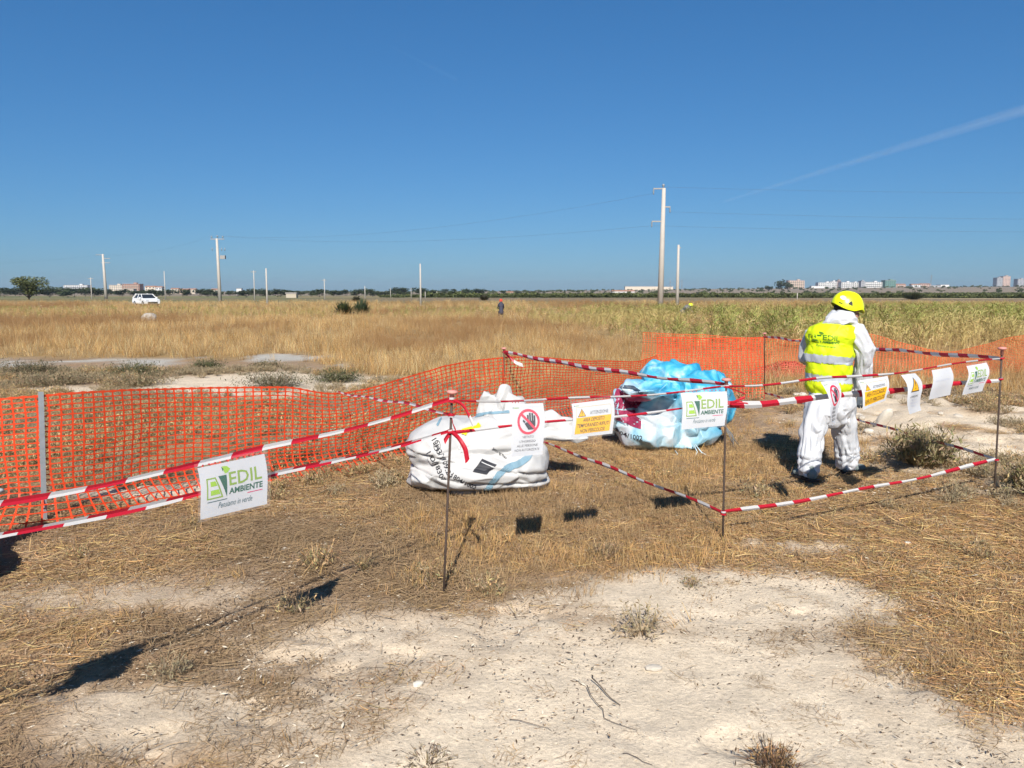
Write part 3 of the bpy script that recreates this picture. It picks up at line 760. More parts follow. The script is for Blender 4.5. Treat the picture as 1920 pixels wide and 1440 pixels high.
o = tape('tape from the stake behind the white bag to the stake before the blue bag', sag(SAu, (1.466, 5.25, 1.11), .03), .05, seed=6, wob=.3, roll=.1, tails=[[SAu, (-.03, 9.25, .96), (.05, 9.22, .90), (.13, 9.2, .87)]]); knots(o, [SAu])
o = tape('ankle-high tape running from behind the white bag to the stake before the blue bag', sag(SAl, S2l, -.01), .045, seed=7, wob=.25, roll=.2); knots(o, [S2l])
o = tape('ankle-high tape in front of the worker', sag(S2l, SRl, .03), .042, seed=8, wob=.2, roll=.15); knots(o, [SRl])
o = tape('upper tape carrying paper signs in front of the worker', [S2u, (1.75, 5.35, 1.10), (2.18, 5.5, 1.125), (2.52, 5.66, 1.118), (2.9, 5.8, 1.135), (3.2, 5.93, 1.158), (3.54, 6.06, 1.182), SRu], .028, seed=9, wob=.35, roll=.3); knots(o, [SRu])
o = tape('broad lower tape across the worker at hip height', [S2m, (1.75, 5.36, .965), (2.2, 5.54, .975), (2.6, 5.72, .99), (3.0, 5.88, 1.0), (3.4, 6.02, 1.015), SRm], .062, seed=10, wob=.12, roll=.05, slant=.6); knots(o, [SRm])
o = tape('rear upper tape behind the worker running to the right corner stake', sag(SBu, (3.937, 6.21, 1.205), .02), .05, seed=11, wob=.3, roll=.1); knots(o, [SBu])
o = tape('rear low tape behind the worker dipping into the shrub', sag(SBl, (3.955, 6.21, .385), .0), .04, seed=12, wob=.3, roll=.3)

# ================================================================== PAPER SIGNS
M_PAPER = mat('white_paper', (0.56, 0.57, 0.59), 0.5, .02, 3, transl=.12)
M_INK = mat('black_ink', (0.025, 0.027, 0.035), 0.5, .1)
M_LIME = mat('lime_ink', (0.26, 0.45, 0.02), 0.5, .05)
M_OLV = mat('olive_green_ink', (0.20, 0.31, 0.04), 0.5, .05)
M_DKG = mat('dark_green_ink', (0.006, 0.085, 0.05), 0.5, .05)
M_TEAL = mat('dark_teal_ink', (0.02, 0.085, 0.10), 0.5, .05)
M_MAG = mat('crimson_ink', (0.55, 0.02, 0.12), 0.5, .05)
M_RING = mat('sign_red_ink', (0.55, 0.03, 0.07), 0.5, .05)
M_YEL = mat('sign_yellow_ink', (0.72, 0.38, 0.008), 0.5, .05)
M_FAINT = mat('faint_grey_ink', (0.50, 0.52, 0.58), 0.5, .05)
m, n, l, b = new_mat('clear_sleeve')
b.inputs['Base Color'].default_value = (.85, .87, .9, 1); b.inputs['Roughness'].default_value = .25
_t = n.new('ShaderNodeBsdfTransparent'); _x = n.new('ShaderNodeMixShader'); _x.inputs[0].default_value = .07
l.new(_t.outputs[0], _x.inputs[1]); l.new(b.outputs[0], _x.inputs[2]); l.new(_x.outputs[0], n['Material Output'].inputs['Surface'])
M_SLEEVE = m

def text2d(s, size, bold=0.0, shear=0.0, cond=1.0):
    cu = bpy.data.curves.new('t', 'FONT'); cu.body = s; cu.size = size; cu.align_x = 'CENTER'; cu.align_y = 'CENTER'
    cu.offset = bold * size; cu.shear = shear; cu.resolution_u = 2; cu.fill_mode = 'FRONT'
    o = bpy.data.objects.new('t', cu); C.objects.link(o)
    me = bpy.data.meshes.new_from_object(o.evaluated_get(bpy.context.evaluated_depsgraph_get()))
    v = [(p.co.x * cond, p.co.y) for p in me.vertices]; f = [tuple(q.vertices) for q in me.polygons]
    bpy.data.objects.remove(o, do_unlink=True); bpy.data.curves.remove(cu); bpy.data.meshes.remove(me)
    return v, f
class Print:
    """flat artwork in metres, origin at the sheet's centre, y up"""
    def __init__(s): s.items = {}
    def add(s, part, m, v, f, lift=1):
        k = (part, m.name, lift); V, F = s.items.setdefault(k, ([], [])); o = len(V); V += list(v); F += [tuple(i + o for i in q) for q in f]
    def text(s, part, m, t, x, y, w=None, h=.02, bold=0.0, shear=0.0, lift=1):
        v, f = text2d(t, h, bold, shear)
        if not v: return
        x0, x1 = min(p[0] for p in v), max(p[0] for p in v); y0, y1 = min(p[1] for p in v), max(p[1] for p in v)
        k = (w / (x1 - x0)) if w else 1.0; ky = h * .72 / (y1 - y0) if w else 1.0
        s.add(part, m, [((p[0] - (x0 + x1) / 2) * k + x, (p[1] - (y0 + y1) / 2) * ky + y) for p in v], f, lift)
    def poly(s, part, m, pts, lift=1): s.add(part, m, pts, [tuple(range(len(pts)))], lift)
    def rect(s, part, m, x0, y0, x1, y1, lift=1): s.poly(part, m, [(x0, y0), (x1, y0), (x1, y1), (x0, y1)], lift)
    def frame(s, part, m, x0, y0, x1, y1, t, lift=1):
        s.rect(part, m, x0, y0, x1, y0 + t, lift); s.rect(part, m, x0, y1 - t, x1, y1, lift); s.rect(part, m, x0, y0 + t, x0 + t, y1 - t, lift); s.rect(part, m, x1 - t, y0 + t, x1, y1 - t, lift)
    def ring(s, part, m, cx, cy, r0, r1, n=36, lift=1):
        v = [(cx + r * math.cos(2 * math.pi * k / n), cy + r * math.sin(2 * math.pi * k / n)) for k in range(n) for r in (r0, r1)]
        s.add(part, m, v, [(2 * k, 2 * k + 1, (2 * k + 3) % (2 * n), (2 * k + 2) % (2 * n)) for k in range(n)], lift)
def logo(p, cx, cy, w, lt=M_LIME, ol=M_OLV, dk=M_DKG, tl=M_TEAL, mg=M_MAG):
    """company emblem: framed E, wedge with leaf, two lines of lettering and a script motto; w = overall width"""
    k = w / .85
    def T(pts): return [(cx + (x - .53) * k, cy + (y - .47) * k * .76) for x, y in pts]
    fr = [(.11, .73), (.245, .73), (.35, .34), (.11, .34)]
    inn = [(.128, .705), (.232, .705), (.322, .365), (.128, .365)]
    o_, i_ = T(fr), T(inn)
    p.add('emblem_frame', ol, o_ + i_, [(0, 4, 5, 1), (1, 5, 6, 2), (2, 6, 7, 3), (3, 7, 4, 0)])
    p.poly('emblem_bar', lt, T([(.165, .66), (.235, .66), (.262, .57), (.165, .57)])); p.poly('emblem_bar', lt, T([(.165, .50), (.28, .50), (.305, .41), (.165, .41)]))
    p.poly('emblem_wedge', dk, T([(.285, .735), (.405, .735), (.405, .33)]))
    p.poly('emblem_leaf', lt, T([(.385, .76), (.36, .90), (.43, .89), (.475, .83), (.43, .77)])); p.poly('emblem_leaf', dk, T([(.345, .90), (.36, .80), (.375, .85)]), 2)
    def tx(part, m, t, x0, x1, y0, y1, **kw):
        q = T([(x0, y0), (x1, y1)]); p.text(part, m, t, (q[0][0] + q[1][0]) / 2, (q[0][1] + q[1][1]) / 2, abs(q[1][0] - q[0][0]), abs(q[1][1] - q[0][1]) / .72, **kw)
    tx('lettering', ol, 'EDIL', .44, .945, .52, .765, bold=.012)
    tx('lettering', dk, 'AMBIENTE', .435, .955, .365, .475, bold=.03)
    p.poly('underline', mg, T([(.72, .325), (.955, .325), (.955, .31), (.72, .31)])); p.poly('underline', tl, T([(.12, .30), (.41, .30), (.41, .285), (.12, .285)]))
    tx('motto', tl, 'Pensiamo in verde', .28, .80, .15, .255, shear=.35)
def warning(p, cx, cy, s):
    tri = lambda k, dy=0: [(cx - .5 * s * k, cy - .29 * s * k + dy), (cx + .5 * s * k, cy - .29 * s * k + dy), (cx, cy + .58 * s * k + dy)]
    p.poly('warning_triangle', M_INK, tri(1.0)); p.poly('warning_triangle', M_YEL, tri(.82), 2)
    p.poly('exclamation_mark', M_INK, [(cx - .03 * s, cy + .0 * s), (cx + .03 * s, cy), (cx + .05 * s, cy + .3 * s), (cx - .05 * s, cy + .3 * s)], 3)
    p.rect('exclamation_mark', M_INK, cx - .04 * s, cy - .14 * s, cx + .04 * s, cy - .06 * s, 3)
def hand(p, cx, cy, s):
    p.poly('hand', M_INK, [(cx + x * s, cy + y * s) for x, y in ((-.16, -.42), (.16, -.42), (.26, -.2), (.26, .05), (-.22, .05), (-.24, -.05), (-.46, .12), (-.5, .05), (-.32, -.2))], 1)
    for k, (x, t) in enumerate(((-.18, .36), (-.05, .46), (.09, .44), (.21, .32))):
        p.rect('hand', M_INK, cx + (x - .052) * s, cy + .04 * s, cx + (x + .052) * s, cy + t * s, 1)
def prohibition(p, cx, cy, r):
    hand(p, cx + r * .22, cy, r * 1.5)
    p.ring('silhouette_face', M_FAINT, cx - r * .42, cy + r * .05, r * .14, r * .19, 16)
    p.ring('prohibition_ring', M_RING, cx, cy, r * .80, r, 40, 2)
    a, t, q = r * .82, r * .10, math.sqrt(.5)
    p.poly('prohibition_bar', M_RING, [(cx + (-a + 0) * q - t * q, cy + a * q - t * q), (cx - a * q + t * q, cy + a * q + t * q), (cx + a * q + t * q, cy - a * q + t * q), (cx + a * q - t * q, cy - a * q - t * q)], 3)
def strokes(p, m, cx, y, w, h, nn):
    """lettering too faint to read"""
    x = cx - w / 2
    while x < cx + w / 2:
        d = random.uniform(.4, 1) * h; p.rect('faint_lettering', m, x, y - h / 2 * random.uniform(.6, 1), x + d * .55, y + h / 2 * random.uniform(.6, 1)); x += d * .55 + h * .2
def refine(V, F, mx):
    """split flat artwork into small triangles so that it follows a bent sheet"""
    V = list(V); out = []; mid = {}
    st = [(f[0], f[i], f[i + 1]) for f in F for i in range(1, len(f) - 1)]
    while st:
        t = st.pop(); L = [math.dist(V[t[i]], V[t[(i + 1) % 3]]) for i in range(3)]; k = L.index(max(L))
        if L[k] <= mx: out.append(t); continue
        a, b, c = t[k], t[(k + 1) % 3], t[(k + 2) % 3]; key = (min(a, b), max(a, b))
        if key not in mid: mid[key] = len(V); V.append(((V[a][0] + V[b][0]) / 2, (V[a][1] + V[b][1]) / 2))
        m_ = mid[key]; st += [(a, m_, c), (m_, b, c)]
    return V, out
def sheet(label, corners, w, h, art, bend=0.0, sleeve=0.012, wave=1.0, flip=1, group='paper signs hung on the tape'):
    """paper sign whose four corners hang at TL, TR, BR, BL; art is laid on the bent sheet"""
    TL, TR, BR, BL = [Vector(c) + Vector((0, -.055, -.012)) for c in corners]; ctr = (TL + TR + BR + BL) / 4
    nrm = (TR - TL).cross(BL - TL).normalized() * -1
    if nrm.y > 0: nrm = -nrm
    def pos(u, v, e=0.0):
        p = TL * (1 - u) * (1 - v) + TR * u * (1 - v) + BR * u * v + BL * (1 - u) * v
        d = bend * (math.sin(v * math.pi * wave) * (.6 + .6 * u) + .35 * math.sin(u * math.pi * 1.3 + v * 2.2))
        sd = (TR - TL).normalized()
        return p + nrm * (d + e) + sd * (bend * .8 * math.sin(v * math.pi * 1.5 * wave)) - ctr
    t = thing('paper_sign', label, 'sign', ctr, 0, group)
    N = 12
    vs = [pos(i / N, j / N) for j in range(N + 1) for i in range(N + 1)]
    fs = [(j * (N + 1) + i, j * (N + 1) + i + 1, (j + 1) * (N + 1) + i + 1, (j + 1) * (N + 1) + i) for j in range(N) for i in range(N)]
    link('sheet', vs, fs, M_PAPER, t, True)
    if sleeve:
        sx, sy = sleeve / w, sleeve / h
        vs = [pos(-sx + (1 + 2 * sx) * i / N, -1.6 * sy + (1 + 2.4 * sy) * j / N, .0045) for j in range(N + 1) for i in range(N + 1)]
        link('plastic_sleeve', vs, fs, M_SLEEVE, t, True)
        for k in range(11):
            if random.random() < .25: continue
            u0 = .06 + k * .085; v0 = -.9 * sy
            MB().add([pos(u0, v0, .006), pos(u0 + .022, v0, .006), pos(u0 + .022, v0 + .45 * sy, .006), pos(u0, v0 + .45 * sy, .006)], [(0, 1, 2, 3)]).build('punch_hole', M_RED, t)
    mats = {q.name: q for q in (M_INK, M_LIME, M_OLV, M_DKG, M_TEAL, M_MAG, M_RING, M_YEL, M_FAINT)}
    for (part, mn, lift), (V, F) in art.items.items():
        V, F = refine(V, F, .014)
        link(part, [pos(x / w + .5, .5 - y / h, .0008 * lift) for x, y in V], F, mats[mn], t)
    return t
def art_logo(w, h):
    p = Print(); logo(p, 0, -.004, w * .84); return p
def art_vietato(w, h):
    p = Print(); p.frame('border', M_FAINT, -w * .42, -h * .44, w * .42, h * .44, .0012)
    prohibition(p, 0, h * .155, w * .345)
    for k, (t, ww) in enumerate((('VIETATO', .36), ("L'INGRESSO", .50), ('ALLE PERSONE', .66), ('NON AUTORIZZATE', .78))):
        p.text('lettering', M_INK, t, 0, -h * .135 - k * h * .083, w * ww, .019, bold=.006)
    p.poly('small_emblem', M_DKG, [(-w * .44, h * .41), (-w * .41, h * .41), (-w * .425, h * .455)]); p.rect('small_emblem', M_OLV, -w * .40, h * .415, -w * .26, h * .428)
    return p
def art_area(w, h, lines):
    p = Print(); p.frame('border', M_YEL, -w * .42, -h * .40, w * .42, h * .37, .0015)
    warning(p, -w * .29, h * .17, h * .27); p.text('lettering', M_INK, 'ATTENZIONE', w * .12, h * .18, w * .44, .027)
    p.rect('yellow_panel', M_YEL, -w * .42, -h * .40, w * .42, h * .07)
    n_ = len(lines)
    for k, (t, ww) in enumerate(lines): p.text('lettering', M_INK, t, 0, h * (.07 - .47 * (k + .5) / n_), w * ww, h * .47 / n_ * .92, bold=.012, lift=2)
    p.poly('small_emblem', M_DKG, [(-w * .46, h * .40), (-w * .44, h * .40), (-w * .45, h * .45)]); p.rect('small_emblem', M_OLV, -w * .43, h * .41, -w * .34, h * .425)
    return p
def art_triangle(w, h):
    p = Print(); warning(p, 0, h * .14, w * .62); p.text('lettering', M_INK, 'ATTENZIONE', 0, -h * .10, w * .60, .02)
    for k, ww in enumerate((.5, .62, .42)): strokes(p, M_FAINT, .01, -h * (.175 + .075 * k), w * ww, .014, 10)
    return p
def art_faint(w, h):
    p = Print(); strokes(p, M_FAINT, 0, h * .1, w * .75, .017, 12)
    p.rect('faint_lettering', M_FAINT, -w * .42, -h * .16, w * .40, -h * .155)
    return p
A, B_ = .297, .21
sheet('white sign with green EDIL AMBIENTE emblem on the tape at left', [(-1.285, 3.15, 1.042), (-1.085, 3.385, 1.052), (-1.075, 3.375, 0.83), (-1.275, 3.14, 0.83)], A, B_, art_logo(A, B_), .006)
sheet('upright sign with red no-entry ring and black hand before the white bag', [(-0.012, 4.53, 1.104), (0.186, 4.61, 1.098), (0.188, 4.60, 0.79), (0.0, 4.52, 0.79)], B_, A, art_vietato(B_, A), .008)
sheet('sign with yellow panel reading AREA DEPOSITO TEMPORANEO RIFIUTI NON PERICOLOSI', [(0.363, 4.72, 1.078), (0.634, 4.85, 1.091), (0.636, 4.84, 0.872), (0.363, 4.70, 0.868)], A, B_, art_area(A, B_, (('AREA DEPOSITO', .52), ('TEMPORANEO RIFIUTI', .78), ('NON PERICOLOSI', .58))), .008)
sheet('white sign with green emblem hanging in front of the blue bag', [(1.098, 5.05, 1.100), (1.43, 5.16, 1.097), (1.425, 5.15, 0.868), (1.11, 5.03, 0.862)], A, B_, art_logo(A, B_), .008)
sheet('small upright no-entry sign fluttering over the worker\'s hip', [(2.176, 5.47, 1.121), (2.34, 5.57, 1.124), (2.325, 5.49, 0.828), (2.25, 5.39, 0.822)], B_, A, art_vietato(B_, A), .02, 0, 1.2)
sheet('sign with yellow panel reading AREA STOCCAGGIO RIFIUTI PERICOLOSI beside the worker', [(2.514, 5.64, 1.112), (2.809, 5.80, 1.13), (2.788, 5.76, 0.951), (2.54, 5.58, 0.905)], A, B_, art_area(A, B_, (('AREA STOCCAGGIO', .74), ('RIFIUTI PERICOLOSI', .80))), .012, 0)
sheet('curled upright sheet with yellow warning triangle right of the worker', [(2.896, 5.78, 1.137), (3.075, 5.91, 1.14), (3.115, 5.83, 0.871), (2.92, 5.66, 0.862)], B_, A, art_triangle(B_, A), .024, 0, 1.4)
sheet('nearly blank white sheet with faint lettering on the right-hand tape', [(3.198, 5.92, 1.160), (3.436, 6.08, 1.168), (3.441, 6.05, 0.954), (3.165, 5.86, 0.942)], A, B_, art_faint(A, B_), .014, 0, 1.2)
sheet('rightmost paper sign with green emblem next to the corner stake', [(3.533, 6.04, 1.180), (3.764, 6.16, 1.197), (3.739, 6.12, 0.975), (3.488, 5.98, 0.962)], A, B_, art_logo(A, B_), .020, .008, 1.2)
sheet('white sign left of the frame whose shadow falls at lower left', [(-2.10, 2.33, 1.02), (-1.86, 2.52, 1.03), (-1.86, 2.50, .80), (-2.10, 2.31, .80)], A, B_, art_logo(A, B_), .006)

# ================================================================== BULK BAGS
_ico = {}
def ico(sub=2):
    if sub not in _ico:
        bm = bmesh.new(); bmesh.ops.create_icosphere(bm, subdivisions=sub, radius=1)
        _ico[sub] = ([tuple(v.co) for v in bm.verts], [tuple(v.index for v in f.verts) for f in bm.faces]); bm.free()
    return _ico[sub]
def union(blobs, voxel, smooth=4):
    """one continuous surface round a set of ellipsoids (centre, radii[, yaw])"""
    V, F = [], []; iv, jf = ico(2)
    for bl in blobs:
        c, r = bl[0], bl[1]; yw = bl[2] if len(bl) > 2 else 0.0; ca, sa = math.cos(yw), math.sin(yw); o = len(V)
        for x, y, z in iv:
            X, Y = x * r[0], y * r[1]; V.append((c[0] + X * ca - Y * sa, c[1] + X * sa + Y * ca, c[2] + z * r[2]))
        F += [tuple(i + o for i in f) for f in jf]
    mods = [('REMESH', dict(mode='VOXEL', voxel_size=voxel))]
    if smooth: mods.append(('SMOOTH', dict(factor=.5, iterations=smooth)))
    return evaluated(V, F, mods)
def limb(p0, p1, r0, r1, n=7, flat=1.0):
    out = []
    for k in range(n):
        t_ = k / (n - 1); r = r0 + (r1 - r0) * t_
        out.append((tuple(p0[i] + (p1[i] - p0[i]) * t_ for i in range(3)), (r, r * flat, r)))
    return out
def crumple(V, F, ratio, jitr, seed, levels=3, smooth=2):
    """creased cloth: coarse random facets with sharp folds between them, then fine faces again"""
    v, f, nn = evaluated(V, F, [('DECIMATE', dict(ratio=ratio))])
    r_ = np.random.default_rng(seed); v = v + nn * r_.normal(0, jitr, (len(v), 1)) + r_.normal(0, jitr * .5, v.shape)
    v, f, nn = evaluated(v, f, [('SUBSURF', dict(subdivision_type='SIMPLE', levels=levels)), ('SMOOTH', dict(factor=.5, iterations=smooth))])
    return v, f, nn
def ridged(P, f, s): return 1 - np.abs(2 * n3(P, f, s) - 1)
def normals(V, F):
    me = bpy.data.meshes.new('tmp'); me.from_pydata([tuple(p) for p in V], [], F); me.update()
    nr = np.empty(len(V) * 3, np.float32); me.vertices.foreach_get('normal', nr); bpy.data.meshes.remove(me)
    return nr.reshape(-1, 3).astype(float)
def decal(tree, V2, F2, origin, right, up, fwd, lift=.004, maxd=3.0):
    """lay flat artwork (x right, y up, metres) on a surface by projecting along fwd"""
    V, ok = [], []
    for x, y in V2:
        p = Vector(origin) + Vector(right) * x + Vector(up) * y
        hit, nr, _, _ = tree.ray_cast(p, Vector(fwd), maxd)
        ok.append(hit is not None); V.append((hit + nr * lift) if hit is not None else p)
    F = [f for f in F2 if all(ok[i] for i in f) and max((V[i] - V[j]).length for i in f for j in f) < .35]
    used = sorted({i for f in F for i in f}); mp = {i: k for k, i in enumerate(used)}
    return [V[i] for i in used], [tuple(mp[i] for i in f) for f in F]
def gridpoly(pts, w, n=None):
    """ribbon along 2-D points as a fine quad strip"""
    V, F = [], []
    P = [Vector(p) for p in pts]; dense = []
    for a, b in zip(P, P[1:]):
        k = max(2, int((b - a).length / .012))
        dense += [a.lerp(b, i / k) for i in range(k)]
    dense.append(P[-1])
    for i, p in enumerate(dense):
        d = (dense[min(i + 1, len(dense) - 1)] - dense[max(i - 1, 0)]).normalized(); s_ = Vector((-d.y, d.x))
        for k in range(5): V.append(tuple(p + s_ * w * (k / 4 - .5)))
        if i:
            for k in range(4): o = 5 * i + k; F.append((o - 5, o - 4, o + 1, o))
    return V, F
def patch(pts, n=14):
    """quad patch from four 2-D corners as a grid"""
    a, b, c, d = [Vector(p) for p in pts]; V, F = [], []
    for j in range(n + 1):
        for i in range(n + 1):
            u, v = i / n, j / n; V.append(tuple(a * (1 - u) * (1 - v) + b * u * (1 - v) + c * u * v + d * (1 - u) * v))
    return V, [(j * (n + 1) + i, j * (n + 1) + i + 1, (j + 1) * (n + 1) + i + 1, (j + 1) * (n + 1) + i) for j in range(n) for i in range(n)]

M_BAG = mat('white_woven_polypropylene', (0.50, 0.49, 0.475), 0.55, .06, 4, .004, 14, transl=.08)
M_STRAP = mat('blue_grey_strap', (0.17, 0.27, 0.33), 0.6, .2, 20)
M_PRINT = mat('bag_print', (0.03, 0.03, 0.035), 0.6, .3, 20)
M_YTAPE = mat('yellow_label', (0.85, 0.68, 0.02), 0.5, .1)

# --- white bag
BX, BY = -.31, 6.79
def petal(c, r, yaw): return (c, r, yaw)
blobs = [((0, 0, .21), (.62, .50, .235)), ((-.33, 0, .38), (.315, .36, .25)), ((-.20, .05, .47), (.27, .28, .17)), ((.1, .05, .42), (.42, .38, .24)),
         ((.25, .08, .52), (.26, .28, .20)), ((.42, 0, .25), (.24, .42, .24)), ((.40, .02, .10), (.25, .38, .12)), ((-.42, 0, .14), (.2, .36, .13)),
         ((.16, .08, .68), (.17, .08, .15), R(10)), ((.22, .12, .68), (.18, .07, .15), R(-35)), ((.075, .08, .76), (.06, .055, .12), R(40)), ((.25, .06, .80), (.085, .05, .13), R(15)), ((.33, .12, .75), (.12, .05, .08), R(-20)), ((.20, .06, .74), (.05, .08, .11), R(20)),
         ((.50, .16, .58), (.16, .07, .12)), ((.64, .18, .57), (.15, .05, .10)), ((.78, .18, .54), (.14, .045, .085)), ((.90, .16, .49), (.10, .04, .05)), ((.70, .10, .46), (.22, .05, .045)), ((.92, .12, .43), (.09, .04, .025))]
V, F, N = union(blobs, .014, 2)
V[:, 2] = np.where(V[:, 2] < .03, V[:, 2] * .3, V[:, 2])
V, F, N = crumple(V, F, .016, .013, 3, 3, 5)
d2 = worley(V, .16, 6, (.5, .8, 1.3)); q = V.copy(); q[:, 0] *= .5
V = V + N * (.020 * (d2 - .55) + .012 * (ridged(q, 6, 2) ** 2 - .4))[:, None]
V[:, 2] = np.maximum(V[:, 2], 0)
fold = np.exp(-((V[:, 2] - (.29 - .16 * V[:, 0])) / .014) ** 2) + .8 * np.exp(-((V[:, 2] - (.15 - .10 * V[:, 0] + .1 * V[:, 0] ** 2)) / .013) ** 2) + .7 * np.exp(-((V[:, 2] - (.45 + .22 * V[:, 0])) / .012) ** 2)
V = V - N * (.022 * fold * (V[:, 1] < 0.1))[:, None]
white_bag = thing('bulk_bag', 'crumpled white bulk bag with black print, slumped behind the nearest stake', 'bag', (BX, BY, H(BX, BY) - .012), 0, 'bulk waste bags inside the taped area')
sack_w = link('sack', V, F, M_BAG, white_bag, True)
tree = BVHTree.FromPolygons([tuple(p) for p in V], F)
FW, RT, UP = (0, 1, 0), (1, 0, 0), (0, 0, 1)
def on_bag(par, part, m, v, f, lift=.004, tr=None, o=(0, -2, 0)):
    v, f = decal(tr or tree, v, f, o, RT, UP, FW, lift)
    if f: link(part, v, f, m, par)
def stamp(par, t, x, y, h, rot, tr=None, m=M_PRINT, part='lettering'):
    v, f = text2d(t, h, .012); ca, sa = math.cos(rot), math.sin(rot)
    on_bag(par, part, m, [(x + a_ * ca - b_ * sa, y + a_ * sa + b_ * ca) for a_, b_ in v], f, .005, tr)
def pxz(u, v): return ((u - 890) * .00443, 1.75 - (v - 545) * .00447 - .0)   # reference sheet millimetres -> bag front
x, z = pxz(826, 856); stamp(white_bag, '13H3/Y/09.23', x, z, .062, R(-62))
x, z = pxz(822, 872); stamp(white_bag, 'ND/18307', x - .03, z, .062, R(-58))
x, z = pxz(868, 897); stamp(white_bag, '1804/1002', x, z, .056, R(-30))
x, z = pxz(936, 850); stamp(white_bag, '2000 kg max', x, z, .030, R(-36))
p_ = Print(); p_.ring('mark', M_INK, 0, 0, .036, .043, 24); v, f = p_.items[('mark', 'black_ink', 1)]
x, z = pxz(816, 835); on_bag(white_bag, 'packaging_mark', M_PRINT, [(x + a_ * .7, z + b_) for a_, b_ in v], f); stamp(white_bag, 'un', x, z, .05, R(-50))
c4 = [pxz(886, 878), pxz(912, 883), pxz(931, 868), pxz(903, 859)]; v, f = patch(c4); on_bag(white_bag, 'black_label', M_PRINT, v, f, .005)
v, f = gridpoly([pxz(902, 864), pxz(927, 872)], .006); on_bag(white_bag, 'label_line', M_BAG, v, f, .008)
v, f = gridpoly([pxz(903, 927), pxz(915, 912), pxz(922, 898), pxz(935, 885), pxz(948, 876), pxz(970, 870), pxz(990, 858), pxz(1002, 842)], .048); on_bag(white_bag, 'lifting_strap', M_STRAP, v, f, .008)
v, f = gridpoly([pxz(812, 805), pxz(820, 790), pxz(845, 784), pxz(880, 791), pxz(915, 783), pxz(955, 780)], .02); on_bag(white_bag, 'seam_strap', M_STRAP, v, f, .004)
for pts in ([pxz(862, 815), pxz(880, 810), pxz(896, 806)], [pxz(868, 818), pxz(872, 812)], [pxz(892, 808), pxz(897, 801)]):
    v, f = gridpoly(pts, .032); on_bag(white_bag, 'yellow_label', M_YTAPE, v, f, .012)

# --- blue printed bag
m, n, l, b = new_mat('blue_printed_polypropylene')
tc = n.new('ShaderNodeTexCoord')
def nz(sc, det=5, dist=0.5, vec=None):
    q_ = n.new('ShaderNodeTexNoise'); q_.inputs['Scale'].default_value = sc; q_.inputs['Detail'].default_value = det; q_.inputs['Distortion'].default_value = dist
    l.new(tc.outputs['Object'], q_.inputs['Vector']); return q_.outputs['Fac']
def ramp(src, stops):
    r = n.new('ShaderNodeValToRGB'); l.new(src, r.inputs[0]); e = r.color_ramp.elements
    while len(e) < len(stops): e.new(.5)
    for k, (pos_, c) in enumerate(stops): e[k].position = pos_; e[k].color = c + (1,)
    return r.outputs[0]
WHT, CYA, BLU = (.52, .60, .63), (.045, .34, .52), (.012, .17, .33)
c1 = ramp(nz(3.2, 6, 1.2), [(.33, WHT), (.41, (.17, .45, .58)), (.50, CYA), (.66, BLU)])
c2 = ramp(nz(2.6, 5, .8), [(.42, (.50, .54, .56)), (.58, (.26, .44, .52)), (.72, (.10, .28, .38))])
sx = n.new('ShaderNodeSeparateXYZ'); l.new(tc.outputs['Object'], sx.inputs[0])
ad = n.new('ShaderNodeMath'); ad.operation = 'MULTIPLY_ADD'; ad.inputs[1].default_value = .55; l.new(sx.outputs['X'], ad.inputs[0]); l.new(sx.outputs['Z'], ad.inputs[2])
mr = n.new('ShaderNodeMapRange'); mr.inputs[1].default_value = .38; mr.inputs[2].default_value = .62; l.new(ad.outputs[0], mr.inputs[0])
mx = n.new('ShaderNodeMix'); mx.data_type = 'RGBA'; l.new(mr.outputs[0], mx.inputs[0]); l.new(c2, mx.inputs[6]); l.new(c1, mx.inputs[7])
l.new(mx.outputs[2], b.inputs['Base Color']); b.inputs['Roughness'].default_value = .42
bp = n.new('ShaderNodeBump'); bp.inputs['Distance'].default_value = .006; l.new(nz(16, 5, .6), bp.inputs['Height']); l.new(bp.outputs[0], b.inputs['Normal'])
M_BLUE = m
M_MAGENTA = mat('magenta_print', (0.27, 0.03, 0.075), 0.5, .3, 60)
m, n, l, b = M_MAGENTA, M_MAGENTA.node_tree.nodes, M_MAGENTA.node_tree.links, None
CX, CY = 1.76, 8.55
blobs = [((0, 0, .19), (.60, .46, .22)), ((0, .05, .44), (.58, .42, .30)), ((.40, 0, .50), (.30, .38, .32)), ((.30, -.1, .62), (.28, .32, .26)), ((.05, .08, .74), (.34, .30, .24)), ((-.05, .1, .84), (.24, .22, .14)),
         ((.20, .08, .80), (.2, .2, .15)), ((.50, .1, .71), (.165, .14, .13)), ((.56, .1, .80), (.06, .07, .06)), ((-.46, .05, .42), (.24, .3, .26)), ((-.36, -.05, .66), (.24, .26, .10)), ((-.30, -.1, .20), (.3, .4, .2)), ((.12, -.22, .50), (.10, .2, .3)), ((.22, -.28, .42), (.18, .15, .26)), ((-.30, -.20, .69), (.28, .20, .07)), ((-.12, -.22, .66), (.16, .18, .09))]
V, F, N = union(blobs, .016, 2)
V[:, 2] = np.where(V[:, 2] < .03, V[:, 2] * .3, V[:, 2])
